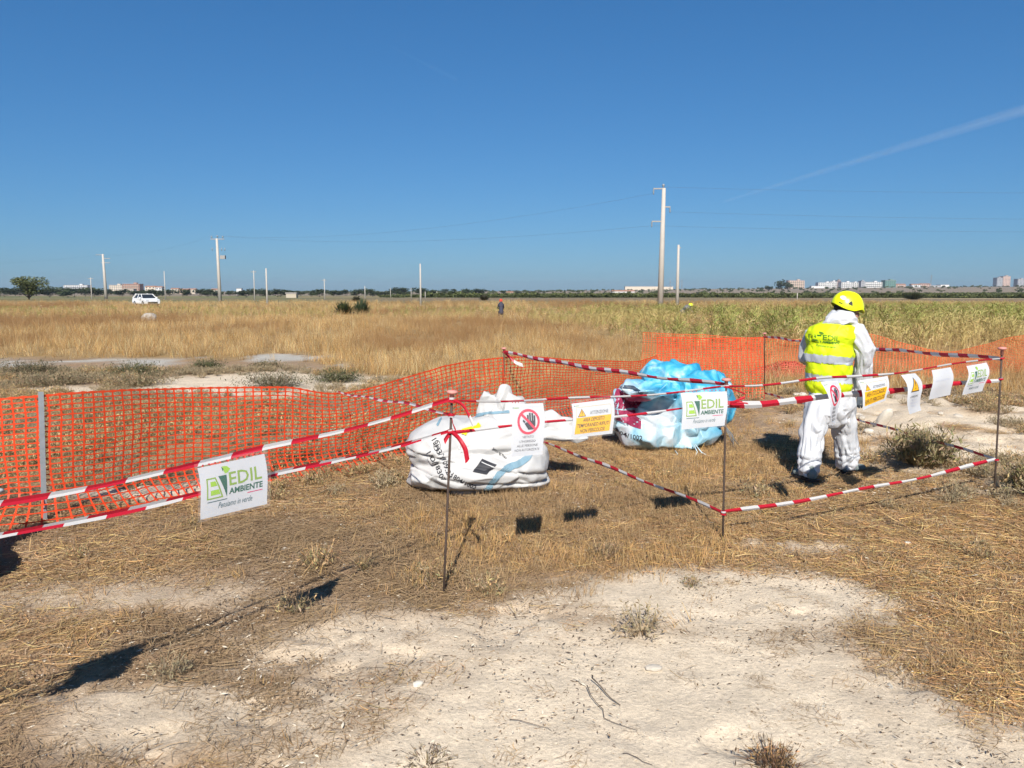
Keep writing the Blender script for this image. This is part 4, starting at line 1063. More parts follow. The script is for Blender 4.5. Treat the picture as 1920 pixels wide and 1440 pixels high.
# the sunken mouth at the left of the front and the overhang beside it
cav = np.exp(-((V[:, 0] + .26) / .25) ** 4 - ((V[:, 2] - .48) / .125) ** 4) * (V[:, 1] < .05)
V[:, 1] += .36 * cav
cav2 = np.exp(-((V[:, 0] - .10) / .09) ** 2 - ((V[:, 2] - .22) / .16) ** 2) * (V[:, 1] < 0)
V[:, 1] += .12 * cav2
N = normals(V, F)
V, F, N = crumple(V, F, .016, .024, 8, 3, 4)
V = V + N * (.014 * (worley(V, .10, 17, (1.1, .9, .8)) - .55) + .012 * (ridged(V, 7, 12) ** 2 - .4))[:, None]
V[:, 2] = np.maximum(V[:, 2], .0)
blue_bag = thing('bulk_bag', 'crumpled blue and white printed bulk bag with magenta patch', 'bag', (CX, CY, H(CX, CY) - .012), 0, 'bulk waste bags inside the taped area')
link('sack', V, F, M_BLUE, blue_bag, True)
tree2 = BVHTree.FromPolygons([tuple(p) for p in V], F)
def pxb(u, v): return ((u - 1270) * .00565, 1.75 - (v - 545) * .00568)
v, f = patch([pxb(1146, 768), pxb(1160, 734), pxb(1226, 750), pxb(1206, 776)]); on_bag(blue_bag, 'magenta_print', M_MAGENTA, v, f, .006, tree2)
v, f = patch([pxb(1142, 790), pxb(1146, 770), pxb(1204, 780), pxb(1202, 803)]); on_bag(blue_bag, 'magenta_print', M_MAGENTA, v, f, .006, tree2)
M_MOUTH_SHADE = mat('painted_mouth_shade', (0.03, 0.045, 0.07), 0.5, .3, 10)  # dark strip painted along the bag's folded mouth as its shade
for pts, w_ in (([pxb(1142, 732), pxb(1160, 726), pxb(1190, 728), pxb(1206, 738)], .035),):
    v, f = gridpoly(pts, w_); on_bag(blue_bag, 'mouth_shade', M_MOUTH_SHADE, v, f, .006, tree2)
x, z = pxb(1180, 817); stamp(blue_bag, '1804/1002', x, z, .062, R(-3), tree2)
M_STR = mat('pale_string', (.55, .68, .72), .7, .1)
M_CORD = mat('grey_cord', (.16, .17, .18), .7, .1)
for k, (x0, y0, z0, pts) in enumerate(((.18, -.46, .12, ((.02, -.06, -.06), (-.03, -.14, -.10), (-.10, -.22, -.11))), (.20, -.46, .12, ((.05, -.05, -.07), (.10, -.10, -.09), (.18, -.12, -.11))), (-.02, -.5, .06, ((.01, -.08, -.03), (.02, -.16, -.05))), (-.10, -.48, .03, ((.08, -.06, 0), (.16, -.08, 0))))):
    o = MB().tube([(x0, y0 + .05, z0)] + [(x0 + a_, y0 + b_, max(.012, z0 + c_)) for a_, b_, c_ in pts], .006, 6).build('loose_tie', M_STR, blue_bag, True)
for k, e in enumerate(((.70, -.2, .012), (.78, -.16, .012), (.66, -.26, .012))):
    MB().tube([(.55, -.12, .32), (.62 + .02 * k, -.2, .18), e], .005, 6).build('cord', M_CORD, blue_bag, True)
# --- unseen bag copy added left of the frame to cast the left-edge shadow
b3 = thing('bulk_bag', 'unseen stand-in bag added left of the frame to cast the left-edge shadow', 'bag', (-3.66, 4.1, H(-3.66, 4.1) - .012), R(70), 'bulk waste bags inside the taped area')
o = bpy.data.objects.new('sack', sack_w.data); C.objects.link(o); o.parent = b3

# ================================================================== PEOPLE
M_SUIT = mat('white_coverall', (0.53, 0.54, 0.56), 0.6, .04, 5, .003, 20, transl=.05)
M_VEST = mat('fluorescent_vest', (0.62, 0.76, 0.01), 0.55, .05, 6, .004, 12, transl=.15)
M_BAND = mat('silver_reflective', (0.40, 0.43, 0.47), 0.35, .1, 20)
M_HELM = mat('yellow_helmet', (0.68, 0.75, 0.006), 0.3, .03, 3, spec=.5)
M_BLACK = mat('black_plastic', (0.02, 0.02, 0.022), 0.5, .2)
M_SKIN = mat('skin', (0.40, 0.22, 0.15), 0.6, .08, 20)
M_HAIR = mat('dark_hair', (0.022, 0.015, 0.012), 0.8, .3, 60, .003, 90)
M_BEARD = mat('brown_beard', (0.06, 0.028, 0.018), 0.85, .3, 60, .003, 90)
M_BOOT = mat('dusty_boot', (0.16, 0.19, 0.18), 0.8, .2, 20, .002, 60)
M_GLOVE = mat('grey_glove', (0.07, 0.085, 0.10), 0.8, .2, 20)
M_STICK = mat('pale_sticker', (0.62, 0.78, 0.66), 0.5, .25, 60)
M_VLOGO = mat('vest_green_print', (0.02, 0.16, 0.03), 0.6, .1)
M_VLOGO2 = mat('vest_olive_print', (0.10, 0.22, 0.02), 0.6, .1)

PX, PY = 2.95, 6.97
person = thing('person', 'worker in white coverall and yellow vest and helmet, back turned', 'person', (PX, PY, H(PX, PY) + .015))
YAW = R(-26)
def tor(c, r): return (c, r, YAW)
torso = [tor((-.075, 0, .86), (.165, .12, .15)), tor((-.085, 0, .98), (.165, .12, .15)), tor((-.09, 0, 1.12), (.18, .12, .16)), tor((-.085, .01, 1.25), (.185, .115, .12)), tor((-.055, .01, 1.335), (.15, .095, .07))]
legs = [((-.06, 0, .76), (.185, .15, .13), YAW), ((-.06, -.01, .64), (.19, .155, .15), YAW), ((-.05, .0, .54), (.15, .12, .10), YAW)]
legs += limb((-.165, -.02, .66), (-.225, -.05, .40), .115, .098) + limb((-.225, -.05, .40), (-.262, -.10, .17), .098, .098) + limb((-.262, -.10, .17), (-.272, -.115, .085), .104, .094, 3)
legs += limb((.055, .02, .66), (.125, .08, .40), .120, .103) + limb((.125, .08, .40), (.180, .13, .17), .103, .10) + limb((.180, .13, .17), (.186, .14, .085), .106, .096, 3)
arm_r = limb((.115, -.06, 1.315), (.195, -.07, 1.17), .088, .085) + limb((.195, -.07, 1.17), (.225, -.02, 1.03), .085, .078) + limb((.225, -.02, 1.03), (.236, .03, .85), .078, .062) + limb((.236, .03, .85), (.238, .045, .785), .062, .052, 3)
arm_l = limb((-.205, .13, 1.27), (-.235, .18, 1.08), .07, .07) + limb((-.235, .18, 1.08), (-.10, .36, 1.02), .07, .055)
collar = [((.0, .0, 1.435), (.115, .11, .075), YAW), ((-.03, -.055, 1.43), (.125, .075, .065), YAW), ((.015, -.01, 1.475), (.105, .10, .06), YAW), ((.06, -.03, 1.42), (.08, .08, .045), YAW), ((-.08, -.03, 1.405), (.07, .07, .05), YAW)]
V, F, N = union(torso + legs + arm_r + arm_l + collar, .013, 10)
V, F, N = crumple(V, F, .075, .0075, 4, 2, 2)
leg_zone = sstep(.80, .62, V[:, 2]); arm_zone = sstep(.14, .18, V[:, 0]) * sstep(.75, .85, V[:, 2])
q = V.copy(); q[:, 2] *= 1.9; q2 = V.copy(); q2[:, 2] += .5 * V[:, 0]; q2[:, 2] *= 1.6
cuff = np.exp(-((V[:, 2] - .15) / .11) ** 2) * leg_zone
rings = np.sin(V[:, 2] * 105 + 9 * n3(V, 4, 3)) 
V = V + N * (leg_zone * (.010 * (ridged(q, 4.2, 21) ** 2 - .45) + .016 * (worley(V, .12, 42, (1.1, 1.0, .62)) - .55)) + arm_zone * .02 * (worley(V, .10, 43, (1, 1, .8)) - .55) + leg_zone * .012 * (ridged(q2, 7, 22) - .5) + cuff * .007 * rings * n3(V, 6, 8) * 1.6 + arm_zone * .016 * (ridged(q, 5, 23) ** 2 - .45) + .005 * (ridged(V, 9, 24) - .5))[:, None]
V[:, 2] = np.maximum(V[:, 2], .03)
body = link('coverall', V, F, M_SUIT, person, True)
# vest: an open shell round the chest
vt = [tor((-.075, 0, .84), (.198, .158, .15)), tor((-.082, 0, .98), (.202, .158, .16)), tor((-.09, 0, 1.12), (.216, .156, .17)), tor((-.085, .005, 1.27), (.226, .15, .13)), tor((-.058, .005, 1.335), (.215, .132, .078)), tor((-.045, .0, 1.375), (.15, .115, .05))]
V, F, N = union(vt, .012, 30)
V, F, N = crumple(V, F, .06, .0045, 5, 2, 2)
q = V.copy(); q[:, 0] += .55 * V[:, 2]; q[:, 2] *= .45
V = V + N * (.014 * (ridged(q, 5.0, 31) ** 2 - .4) * 1.0 + .013 * (worley(V, .11, 41, (1.0, .5, .35)) - .5) * sstep(1.33, 1.18, V[:, 2]) + .008 * (ridged(q, 10, 32) - .5) * sstep(1.36, 1.2, V[:, 2]))[:, None]
def shell(V, F, keep):
    used = sorted({i for f in F if keep(V[list(f)].mean(0)) for i in f}); mp = {i: k for k, i in enumerate(used)}
    return V[used], [tuple(mp[i] for i in f) for f in F if keep(V[list(f)].mean(0))]
hem = lambda p: p[2] > .765 + .02 * math.sin(p[0] * 9)
vv, vf = shell(V, F, hem)
link('safety_vest', vv, vf, M_VEST, person, True)
vest_tree = BVHTree.FromPolygons([tuple(p) for p in V], F)
for z0, z1 in ((1.035, 1.105), (.865, .925)):
    bv, bf = shell(V + normals(V, F) * .004, F, lambda p: z0 - .07 * p[0] < p[2] < z1 - .07 * p[0])
    link('reflective_band', bv, bf, M_BAND, person, True)
pl = Print(); logo(pl, 0, 0, .215, M_VLOGO2, M_VLOGO2, M_VLOGO, M_VLOGO, M_VLOGO2)
mats = {'vest_green_print': M_VLOGO, 'vest_olive_print': M_VLOGO2}
for (part, mn, lift), (v2, f2) in pl.items.items():
    v3, f3 = decal(vest_tree, [(x, y * .92 - .10 * x) for x, y in v2], f2, (-.165, -1, 1.245), (1, 0, 0), (0, 0, 1), (0, 1, 0), .004)
    if f3: link('back_' + part, v3, f3, mats[mn], person)
# head turned to the right, looking along +x and a little away
hd = thing('head', None, None); hd.parent = person; hd.location = (.06, .01, 1.505); hd.rotation_euler = (0, R(9), R(-2))
for k in ('label', 'category'):
    if k in hd: del hd[k]
skull = [((-.01, 0, .03), (.098, .078, .11)), ((.03, 0, -.035), (.075, .066, .075)), ((.055, 0, -.075), (.045, .045, .035)), ((.103, 0, -.02), (.018, .014, .022)), ((.098, 0, -.052), (.014, .024, .012)), ((0, -.083, -.015), (.017, .010, .030)), ((0, .083, -.015), (.017, .010, .030)), ((.085, .03, .012), (.014, .014, .01)), ((.085, -.03, .012), (.014, .014, .01)), ((-.02, 0, -.10), (.055, .055, .07))]
V, F, N = union(skull, .007, 3); link('face', V, F, M_SKIN, hd, True)
V, F, N = union([((-.055, 0, -.02), (.062, .078, .062)), ((-.03, 0, .02), (.09, .083, .07))], .008, 3); V += N * .004 * (n3(V, 40, 1) - .5)[:, None]
link('hair', V, F, M_HAIR, hd, True)
V, F, N = union([((.058, 0, -.085), (.050, .058, .036)), ((.03, -.055, -.055), (.035, .016, .04)), ((.03, .055, -.055), (.035, .016, .04)), ((.085, 0, -.055), (.02, .032, .012)), ((.06, 0, -.105), (.03, .04, .022))], .007, 3)
V += N * (.006 * (n3(V, 50, 1) - .5))[:, None]; link('beard', V, F, M_BEARD, hd, True)
# climbing-style helmet: dome with a shaped rim
nph, nth = 48, 14; vs, fs = [], []
for j in range(nth + 1):
    for i in range(nph):
        ph = 2 * math.pi * i / nph; cx_, sy_ = math.cos(ph), math.sin(ph)      # ph 0 = front
        side = abs(sy_); front = max(0, cx_); back = max(0, -cx_)
        rim = -.010 - .030 * side ** 2 * (1 if cx_ < .25 else max(0, 1 - (cx_ - .25) * 2.2)) + .010 * back ** 2 - .028 * max(0, front - .72) / .28
        t_ = j / nth; el = t_ * math.pi / 2
        rx, ry, hz = .145, .118, .135
        rr = math.cos(el) ** .85
        x_, y_ = cx_ * rx * rr, sy_ * ry * rr
        fl = (1 - t_) ** 6
        z_ = rim * (1 - t_) ** 1.2 + hz * math.sin(el)
        x_ *= 1 + .10 * fl * front; 
        vs.append((x_, y_, z_))
for j in range(nth):
    for i in range(nph):
        k = (i + 1) % nph; fs.append((j * nph + i, j * nph + k, (j + 1) * nph + k, (j + 1) * nph + i))
hv, hf, _ = evaluated(vs, fs, [('SOLIDIFY', dict(thickness=.004)), ('SUBSURF', dict(levels=1))])
helmet = link('helmet', hv, hf, M_HELM, hd, True); helmet.location = (-.005, 0, .045); helmet.rotation_euler = (0, R(3), 0)
ht = BVHTree.FromPolygons([tuple(p) for p in hv], hf)
def on_helm(part, m, v2, y=-1, x0=0, z0=0, lift=.003):
    v3, f3 = decal(ht, v2, [tuple(range(len(v2)))], (x0, y, z0), (1, 0, 0), (0, 0, 1), (0, 1 if y < 0 else -1, 0), lift)
    if f3: link(part, v3, f3, m, helmet)
tri = [(-.022, -.016), (.020, -.026), (.016, -.002), (.010, .014), (-.004, .012)]
on_helm('side_vent', M_BLACK, tri, -1, -.02, .028); on_helm('side_vent', M_BLACK, tri, 1, -.02, .028)
on_helm('sticker', M_STICK, [(.022 * math.cos(k * .4), .018 * math.sin(k * .4)) for k in range(16)], -1, -.082, .058)
on_helm('rim_mark', M_BLACK, [(-.014, -.004), (.012, -.010), (.012, -.002), (-.014, .004)], -1, -.095, .012)
on_helm('lamp_clip', M_BLACK, [(-.006, -.012), (.006, -.012), (.006, .010), (-.006, .010)], -1, .128, .012)
for s_ in (-1, 1):
    MB().tube([(.045, s_ * .098, .035), (.03, s_ * .090, -.03), (.045, s_ * .07, -.075), (.06, s_ * .03, -.105), (.062, 0, -.112)], .006, 6).build('chin_strap', M_BLACK, hd, True)
    MB().tube([(-.03, s_ * .100, .025), (.005, s_ * .092, -.015), (.03, s_ * .090, -.03)], .005, 6).build('chin_strap', M_BLACK, hd, True)
# gloved hands
def glove(par, loc, rz, s_=1.0, droop=1.0):
    """closed palm with five bent fingers, pointing down and slightly forward"""
    bl = [((0, 0, -.045), (.040, .020, .05)), ((0, .004, -.075), (.042, .018, .028))]
    for k, (x_, ln) in enumerate(((-.030, .062), (-.010, .074), (.011, .070), (.030, .054))):
        a0 = (x_, .002, -.088); a1 = (x_ * 1.05, .022, -.088 - ln * .55); a2 = (x_, .052, -.088 - ln * .75)
        bl += limb(a0, a1, .0105, .0098, 4) + limb(a1, a2, .0098, .008, 4)
    bl += limb((-.036, .01, -.035), (-.054, .035, -.062), .012, .0105, 4) + limb((-.054, .035, -.062), (-.046, .056, -.085), .0105, .0085, 4)
    v, f, n_ = union(bl, .0048, 2)
    o = link('glove', v, f, M_GLOVE, par, True); o.location = loc; o.rotation_euler = (R(-28), 0, rz); return o
glove(person, (.240, .05, .775), R(-10)); glove(person, (-.08, .37, 1.04), R(-60))
# work boots
def boot(loc, rz):
    v, f, n_ = union([((0, -.05, .055), (.046, .055, .055)), ((0, 0, .06), (.045, .06, .055)), ((0, .07, .042), (.047, .075, .038)), ((0, .13, .036), (.046, .055, .032)), ((0, -.02, .11), (.045, .05, .05))], .008, 3)
    v[:, 2] = np.maximum(v[:, 2], .012)
    o = link('boot', v, f, M_BOOT, person, True); o.location = loc; o.rotation_euler = (0, 0, rz)
    so = MB(); out = [(.05, -.10), (.052, 0), (.050, .10), (.044, .16), (.02, .19), (-.02, .19), (-.044, .16), (-.050, .10), (-.052, 0), (-.05, -.10), (-.02, -.115), (.02, -.115)]
    so.add([(x_, y_, z_) for z_ in (-.002, .018) for x_, y_ in out], [tuple(range(12))[::-1], tuple(range(12, 24))] + [(i, (i + 1) % 12, (i + 1) % 12 + 12, i + 12) for i in range(12)])
    so.build('sole', M_BLACK, o)
boot((-.285, -.15, .0), R(20)); boot((.215, .12, .0), R(-66))

# far workers in the field
M_DARKWORK = mat('dark_workwear', (0.045, 0.045, 0.065), .8, .2, 20)
M_REDHELM = mat('red_helmet', (0.60, 0.045, 0.02), .4, .05)
M_ORANGE = mat('orange_hi_vis', (0.85, 0.36, 0.02), .6, .05)
M_GREYWORK = mat('grey_workwear', (0.16, 0.16, 0.17), .8, .2, 20)
def crouched(x_, y_, rz, label, m_body, m_helm, m_top, bend, h_, slim=1.0):
    p = thing('person', label, 'person', (x_, y_, H(x_, y_)), rz); p.scale = (slim, slim, 1)
    hip = (0, -.10, .42); ch = (0, .10 + .25 * bend, .42 + h_); hdp = (0, ch[1] + .10 + .1 * bend, ch[2] + .20 - .10 * bend)
    bl = limb(hip, ch, .17, .19, 6) + limb(ch, hdp, .07, .07, 4)
    for s_ in (-1, 1):
        bl += limb((s_ * .10, hip[1], .40), (s_ * .16, .26, .46), .10, .075, 6) + limb((s_ * .16, .26, .46), (s_ * .15, .05, .07), .07, .05, 6) + limb((s_ * .15, .05, .06), (s_ * .15, .18, .05), .05, .04, 4)
        bl += limb((s_ * .19, ch[1], ch[2]), (s_ * .25, ch[1] + .18, ch[2] - .22), .065, .05, 5) + limb((s_ * .25, ch[1] + .18, ch[2] - .22), (s_ * .12, ch[1] + .38, ch[2] - .30), .05, .04, 5)
    v, f, n_ = union(bl, .03, 3); link('clothed_body', v, f, m_body, p, True)
    v, f, n_ = union([(hdp, (.085, .10, .115)), ((hdp[0], hdp[1] + .09, hdp[2] - .03), (.02, .02, .02))], .02, 2); link('face', v, f, M_SKIN, p, True)
    MB().lathe([(.15, -.005), (.135, .02), (.128, .06), (.10, .115), (.05, .145), (.005, .15)], 18, (hdp[0], hdp[1], hdp[2] + .02)).build('helmet', m_helm, p, True)
    v, f, n_ = union([((0, (hip[1] + ch[1]) / 2 + .05, ch[2] - .10), (.205, .20, .15)), (ch, (.21, .19, .12))], .03, 2); link('vest', v, f, m_top, p, True)
crouched(-.70, 50, R(5), 'distant crouching worker in red helmet and dark clothes amid the grass', M_DARKWORK, M_REDHELM, M_DARKWORK, .1, .50, .8)
crouched(9.84, 45, R(-75), 'distant bent-over worker with yellow helmet half hidden right of the tall pole', M_GREYWORK, M_HELM, M_DARKWORK, 1.0, .32)

# ================================================================== SHRUBS, STONES, STICKS
def shrub(label, x, y, rad, h, cols, nb=320, leaf=.05, name='shrub', w=.004, group='low shrubs on the plain', tint=None):
    t = thing(name, label, 'shrub', (x, y, H(x, y) - .01), random.uniform(0, 6), group)
    tw = twiggy(nb, rad, h, cols, 0, w); lf = [r for r in twiggy(nb, rad, h, cols, leaf, w * .7) if len(r[0]) == 3]
    me = strips(tw); me.materials.append(M_TWIG); o = bpy.data.objects.new('branches', me); C.objects.link(o); o.parent = t
    me = strips(lf); me.materials.append(M_TWIG); o = bpy.data.objects.new('foliage', me); C.objects.link(o); o.parent = t
    return t
OLV, GRN, DRY = (0.125, 0.115, 0.062), (0.105, 0.11, 0.05), (0.27, 0.20, 0.12)
shrub('grey-green bush at the far left before the salt crust', -9.9, 15.9, .66, .40, (OLV, OLV, DRY))
shrub('dark olive bush left of the pale sand patch', -7.7, 15.7, .72, .42, (GRN, OLV, OLV))
shrub('small olive bush behind the left end of the sand patch', -6.7, 16.9, .42, .28, (GRN, OLV))
shrub('broad grey-green bush at the right of the sand patch', -4.3, 13.9, .80, .40, (OLV, (0.2, .19, .12), DRY))
shrub('olive bush behind the sagging netting', -3.4, 14.9, .62, .28, (GRN, OLV))
shrub('brownish bush in front of the sand patch', -6.9, 14.2, .72, .32, (DRY, OLV, DRY))
shrub('low brown bush left of the sand patch', -8.5, 14.3, .85, .32, (DRY, DRY, OLV))
shrub('grey bush at the far left edge behind the netting', -11.6, 16.6, .8, .36, (DRY, OLV, OLV))
shrub('low grey bush on the left netting side of the salt crust', -5.6, 17.6, .5, .22, (OLV, DRY))
shrub('tangled olive shrub beside the worker inside the tape', 3.86, 7.15, .36, .40, ((.2, .18, .08), DRY, (0.26, .22, .10), DRY), 520, .06)
shrub('dry grassy shrub at the right edge below the corner stake', 4.3, 6.15, .36, .30, (DRY, (0.4, .3, .15), (.2, .18, .08)), 460, .05)
shrub('brown dead shrub on the rubble right of the warning sheet', 6.2, 11.2, .42, .26, (DRY, (.2, .15, .1)), 260)
shrub('dead shrub on the rubble near the corner stake', 7.3, 11.9, .35, .2, (DRY, (.22, .17, .11)), 220)
shrub('spiky dry tuft at the bottom edge in front of the sand', 0.97, 2.68, .13, .10, ((.40, .24, .11), (.2, .13, .08), (.08, .05, .03)), 130, .02, 'dry_tuft', .003)
shrub('small dry tuft on the sand below the blue bag', .62, 4.95, .16, .12, (DRY, (.22, .15, .09)), 120, .02, 'dry_tuft', .003)
shrub('dark broken tuft at the bottom of the sand left of centre', -.32, 2.72, .13, .05, ((.09, .06, .04), (.25, .18, .1)), 60, .015, 'dry_tuft', .003)
M_ROCK = mat('pale_rock', (0.45, 0.40, 0.33), .9, .2, 4, .01, 25)
def rock(label, x, y, d, rz=0.0, name='stone', rx=0.0, m=M_ROCK, seed=0, sink=.3):
    iv, jf = ico(3); P = np.array(iv)
    P = P * (1 + .35 * (n3(P, 1.6, seed) - .5) + .22 * (worley(P, .9, 60 + seed) - .5))[:, None]; P = np.clip(P, -.92, .92) * np.array(d) / 2
    t = link(name, P, jf, m, None, False); t.location = (x, y, H(x, y) + d[2] * (.5 - sink)); t.rotation_euler = (rx, 0, rz)
    return tag(t, label, 'stone', 'loose stones')
rock('white tilted stone slab in the grass right of the worker', 4.38, 9.0, (.17, .10, .36), .3, 'stone', .5, M_PALE, 1)
rock('pale boulder in the far grass below the car', -21.3, 45.5, (.9, .7, .75), .4, 'boulder', 0, mat('grey_rock', (.36, .32, .27), .9, .2, 4), 2)
rock('flat pale stone in the middle of the sand patch', .66, 3.42, (.085, .05, .03), .1, seed=3)
rock('small white stone on the left edge of the sand patch', -.42, 3.27, (.05, .035, .03), .5, 'stone', 0, M_PALE, 4)
rock('white pebble-sized stone on straw in front of the left sign', -1.55, 5.1, (.045, .04, .035), 0, 'stone', 0, M_PALE, 5)
rock('pale stone on the straw right of the stake before the blue bag', 1.86, 5.2, (.06, .05, .03), .9, seed=6)
rock('white stone on the straw at right', 2.72, 5.15, (.06, .045, .035), .2, 'stone', 0, M_PALE, 7)
rng2 = random.Random(5)
for k in range(26):
    x, y = rng2.uniform(4.0, 8.2), rng2.uniform(7.6, 12.5); s_ = rng2.uniform(.05, .17)
    o = rock('pale limestone lump on the rubble mound at right', x, y, (s_ * 1.3, s_, s_ * .7), rng2.uniform(0, 6), 'stone', 0, rng2.choice((M_ROCK, M_PALE)), 10 + k)
    o['group'] = 'limestone lumps on the rubble mound'
M_STICK_ = mat('dead_twig', (0.15, 0.115, 0.085), .9, .4, 30)
def stick(label, pts, r=.0035):
    pts = [p for a, b in zip(pts, pts[1:]) for p in (a, tuple((u + v) / 2 + random.uniform(-.012, .012) * (i < 2) for i, (u, v) in enumerate(zip(a, b))))] + [pts[-1]]
    P = [(x, y, H(x, y) + dz) for x, y, dz in pts]
    o = MB().tube(P, [r * .45 * (1 - .08 * i) for i in range(len(P))], 6).build('twig', M_STICK_, None, True); tag(o, label, 'twig', 'dead twigs on the sand')
stick('thin dead twig lying on the sand below centre', [(-.01, 2.99, .012), (.05, 2.96, .016), (.11, 2.93, .012), (.16, 2.90, .006)])
stick('bent dark twig on the sand right of centre', [(.33, 3.22, .03), (.36, 3.10, .02), (.38, 3.0, .012), (.44, 2.95, .008), (.50, 2.90, .006)], .005)
stick('short dark root beside the bent twig on the sand', [(.36, 3.30, .03), (.41, 3.18, .018), (.46, 3.10, .008)], .007)
stick('thin twig near the bottom edge of the sand', [(.42, 2.74, .008), (.47, 2.71, .010), (.52, 2.67, .006)])
stick('long thin stalk lying on the straw at lower left', [(-.95, 3.32, .02), (-.78, 3.40, .015), (-.60, 3.44, .012)], .003)
stick('crooked twig at the lower right edge of the sand', [(1.95, 3.25, .01), (2.12, 3.20, .035), (2.30, 3.19, .03), (2.42, 3.23, .02)], .004)

# ================================================================== POLES AND WIRES
M_CONC = mat('weathered_concrete', (0.43, 0.395, 0.35), .85, .12, 2, .004, 20)
M_INS = mat('grey_glass_insulator', (0.22, 0.25, 0.28), .4, .1)
M_ARM = mat('galvanised_arm', (0.28, 0.27, 0.26), .6, .2)
def pole(x, y, h, label, r=.16, arms=(), name='utility_pole', extra=None, ins=(), lean=0.0):
    z = H(x, y); t = thing(name, label, 'pole', (x, y, z), 0, 'concrete utility poles')
    MB().tube([(0, 0, -.3), (lean * .5, 0, (h - z) * .5), (lean, 0, h - z)], [r, r * .8, r * .58], 12).build('shaft', M_CONC, t, True)
    for ax, az, ln, hang in arms:
        zz = h - z + az
        MB().add([(min(0, ln), -.06, zz - .06), (max(0, ln), -.06, zz - .06), (max(0, ln), .06, zz - .06), (min(0, ln), .06, zz - .06), (min(0, ln), -.06, zz + .06), (max(0, ln), -.06, zz + .06), (max(0, ln), .06, zz + .06), (min(0, ln), .06, zz + .06)],
                 [(3, 2, 1, 0), (4, 5, 6, 7), (0, 1, 5, 4), (1, 2, 6, 5), (2, 3, 7, 6), (3, 0, 4, 7)]).build('cross_arm', M_ARM, t)
        if hang:
            MB().lathe([(.03, 0), (.09, -.05), (.04, -.1), (.09, -.18), (.04, -.25), (.09, -.34), (.04, -.42), (.03, -.5)][::-1], 8, (ln * .97, 0, zz - .06)).build('insulator', M_INS, t, True)
    for ix, iz in ins: MB().lathe([(.03, 0), (.08, .05), (.08, .14), (.13, .2), (.13, .34), (.05, .4)], 8, (ix, 0, h - z + iz)).build('insulator', M_INS, t, True)
    return t
pole(14.3, 75, 11.4, 'tallest concrete utility pole with three bracket arms right of centre', .30, ((0, -.05, -.9, 1), (0, -1.75, .75, 1), (0, -3.1, -1.0, 1)), ins=((.05, .0),), lean=.1)
pole(18.05, 85, 6.68, 'slim white pole just right of the tallest pole', .20, ((0, -.3, .25, 0),))
t = pole(-46.9, 125, 10.0, 'concrete pole with a row of insulators on top, left of centre', .30, ((0, -.1, 1.1, 0), (0, -.1, -1.1, 0)), ins=((-.9, 0), (0, .1), (.85, 0)), lean=-.1)
for a_, b_ in ((-.9, 0), (.6, 0), (1.1, 0)): MB().lathe([(.05, 0), (.09, .25), (.05, .5)], 8, (a_, 0, 8.1)).build('hanging_insulator', M_INS, t, True)
MB().box((.75, 0, 7.1), (.8, .5, .55)).build('switch_box', M_ARM, t)
pole(-86.05, 165, 9.4, 'concrete pole with staggered arms near the left trees', .34, ((0, -.15, -1.6, 0), (0, -.9, 1.4, 0), (0, -1.8, 1.3, 0), (0, -1.8, -.7, 0)), lean=-.15)
for x, y, h, lb in ((-66.8, 150, 5.5, 'slim pole right of the white car'), (-46.3, 140, 5.35, 'slim pole with thin arms between the tall left pole and its neighbour'), (-29.9, 95, 4.45, 'slim plain white pole second right of the tall left pole'), (-86.4, 160, 4.45, 'slim pole left of the staggered-arm pole'),
                    (-38.5, 160, 4.15, 'slim pole with small arm left of the two dark bushes'), (-32.1, 170, 2.8, 'short pole directly behind the two dark bushes'), (-39.0, 250, 2.6, 'short distant pole in front of the umbrella pines'), (-10.8, 92, 4.9, 'slim white pole left of the red-helmeted worker'),
                    (-22.3, 200, 1.5, 'tiny distant pole right of the slim white pole'), (-25.1, 260, 1.6, 'tiniest distant pole before the umbrella pine'), (-28.5, 220, 2.5, 'short distant pole left of the slim white pole'), (54.98, 150, 1.3, 'short pole at the mown strip left of the yellow helmet')):
    pole(x, y, h, lb, .13 if y < 130 else .11, ((0, -.25, .5, 0), (0, -.25, -.5, 0)) if 'arm' in lb else (), 'telephone_pole')
M_WIRE = mat('wire', (0.10, 0.10, 0.11), .6, .1)
def wire(label, a, b, drop, r=.006):
    P = [tuple(a[i] + (b[i] - a[i]) * k / 16 - (drop * 4 * (k / 16) * (1 - k / 16) if i == 2 else 0) for i in range(3)) for k in range(17)]
    o = MB().tube(P, r, 4).build('overhead_wire', M_WIRE); tag(o, label, 'wire', 'overhead wires')
A1, A2, A3, A4 = (14.3, 75, 11.5), (13.4, 75, 10.9), (15.1, 75, 9.2), (13.3, 75, 7.9)
C1, C2, C3 = (-47.8, 125, 10.4), (-46.9, 125, 10.4), (-46.0, 125, 10.4)
wire('overhead wire from tallest pole down to the insulator-topped pole, upper', C2, A2, 1.6); wire('overhead wire from tallest pole to the insulator-topped pole, lower', C3, A4, 1.2)
wire('overhead wire leaving the tallest pole to the right, top', A1, (130, 62, 12.0), 1.4); wire('overhead wire leaving the tallest pole to the right, middle', A3, (130, 62, 9.3), 1.3); wire('overhead wire leaving the tallest pole to the right, lowest', A4, (130, 62, 8.6), 1.3)
wire('overhead wire from insulator-topped pole to staggered-arm pole', C1, (-86.8, 165, 9.2), 1.0); wire('overhead wire leaving the staggered-arm pole to the left', (-86.8, 165, 9.2), (-150, 190, 9), 1.2)

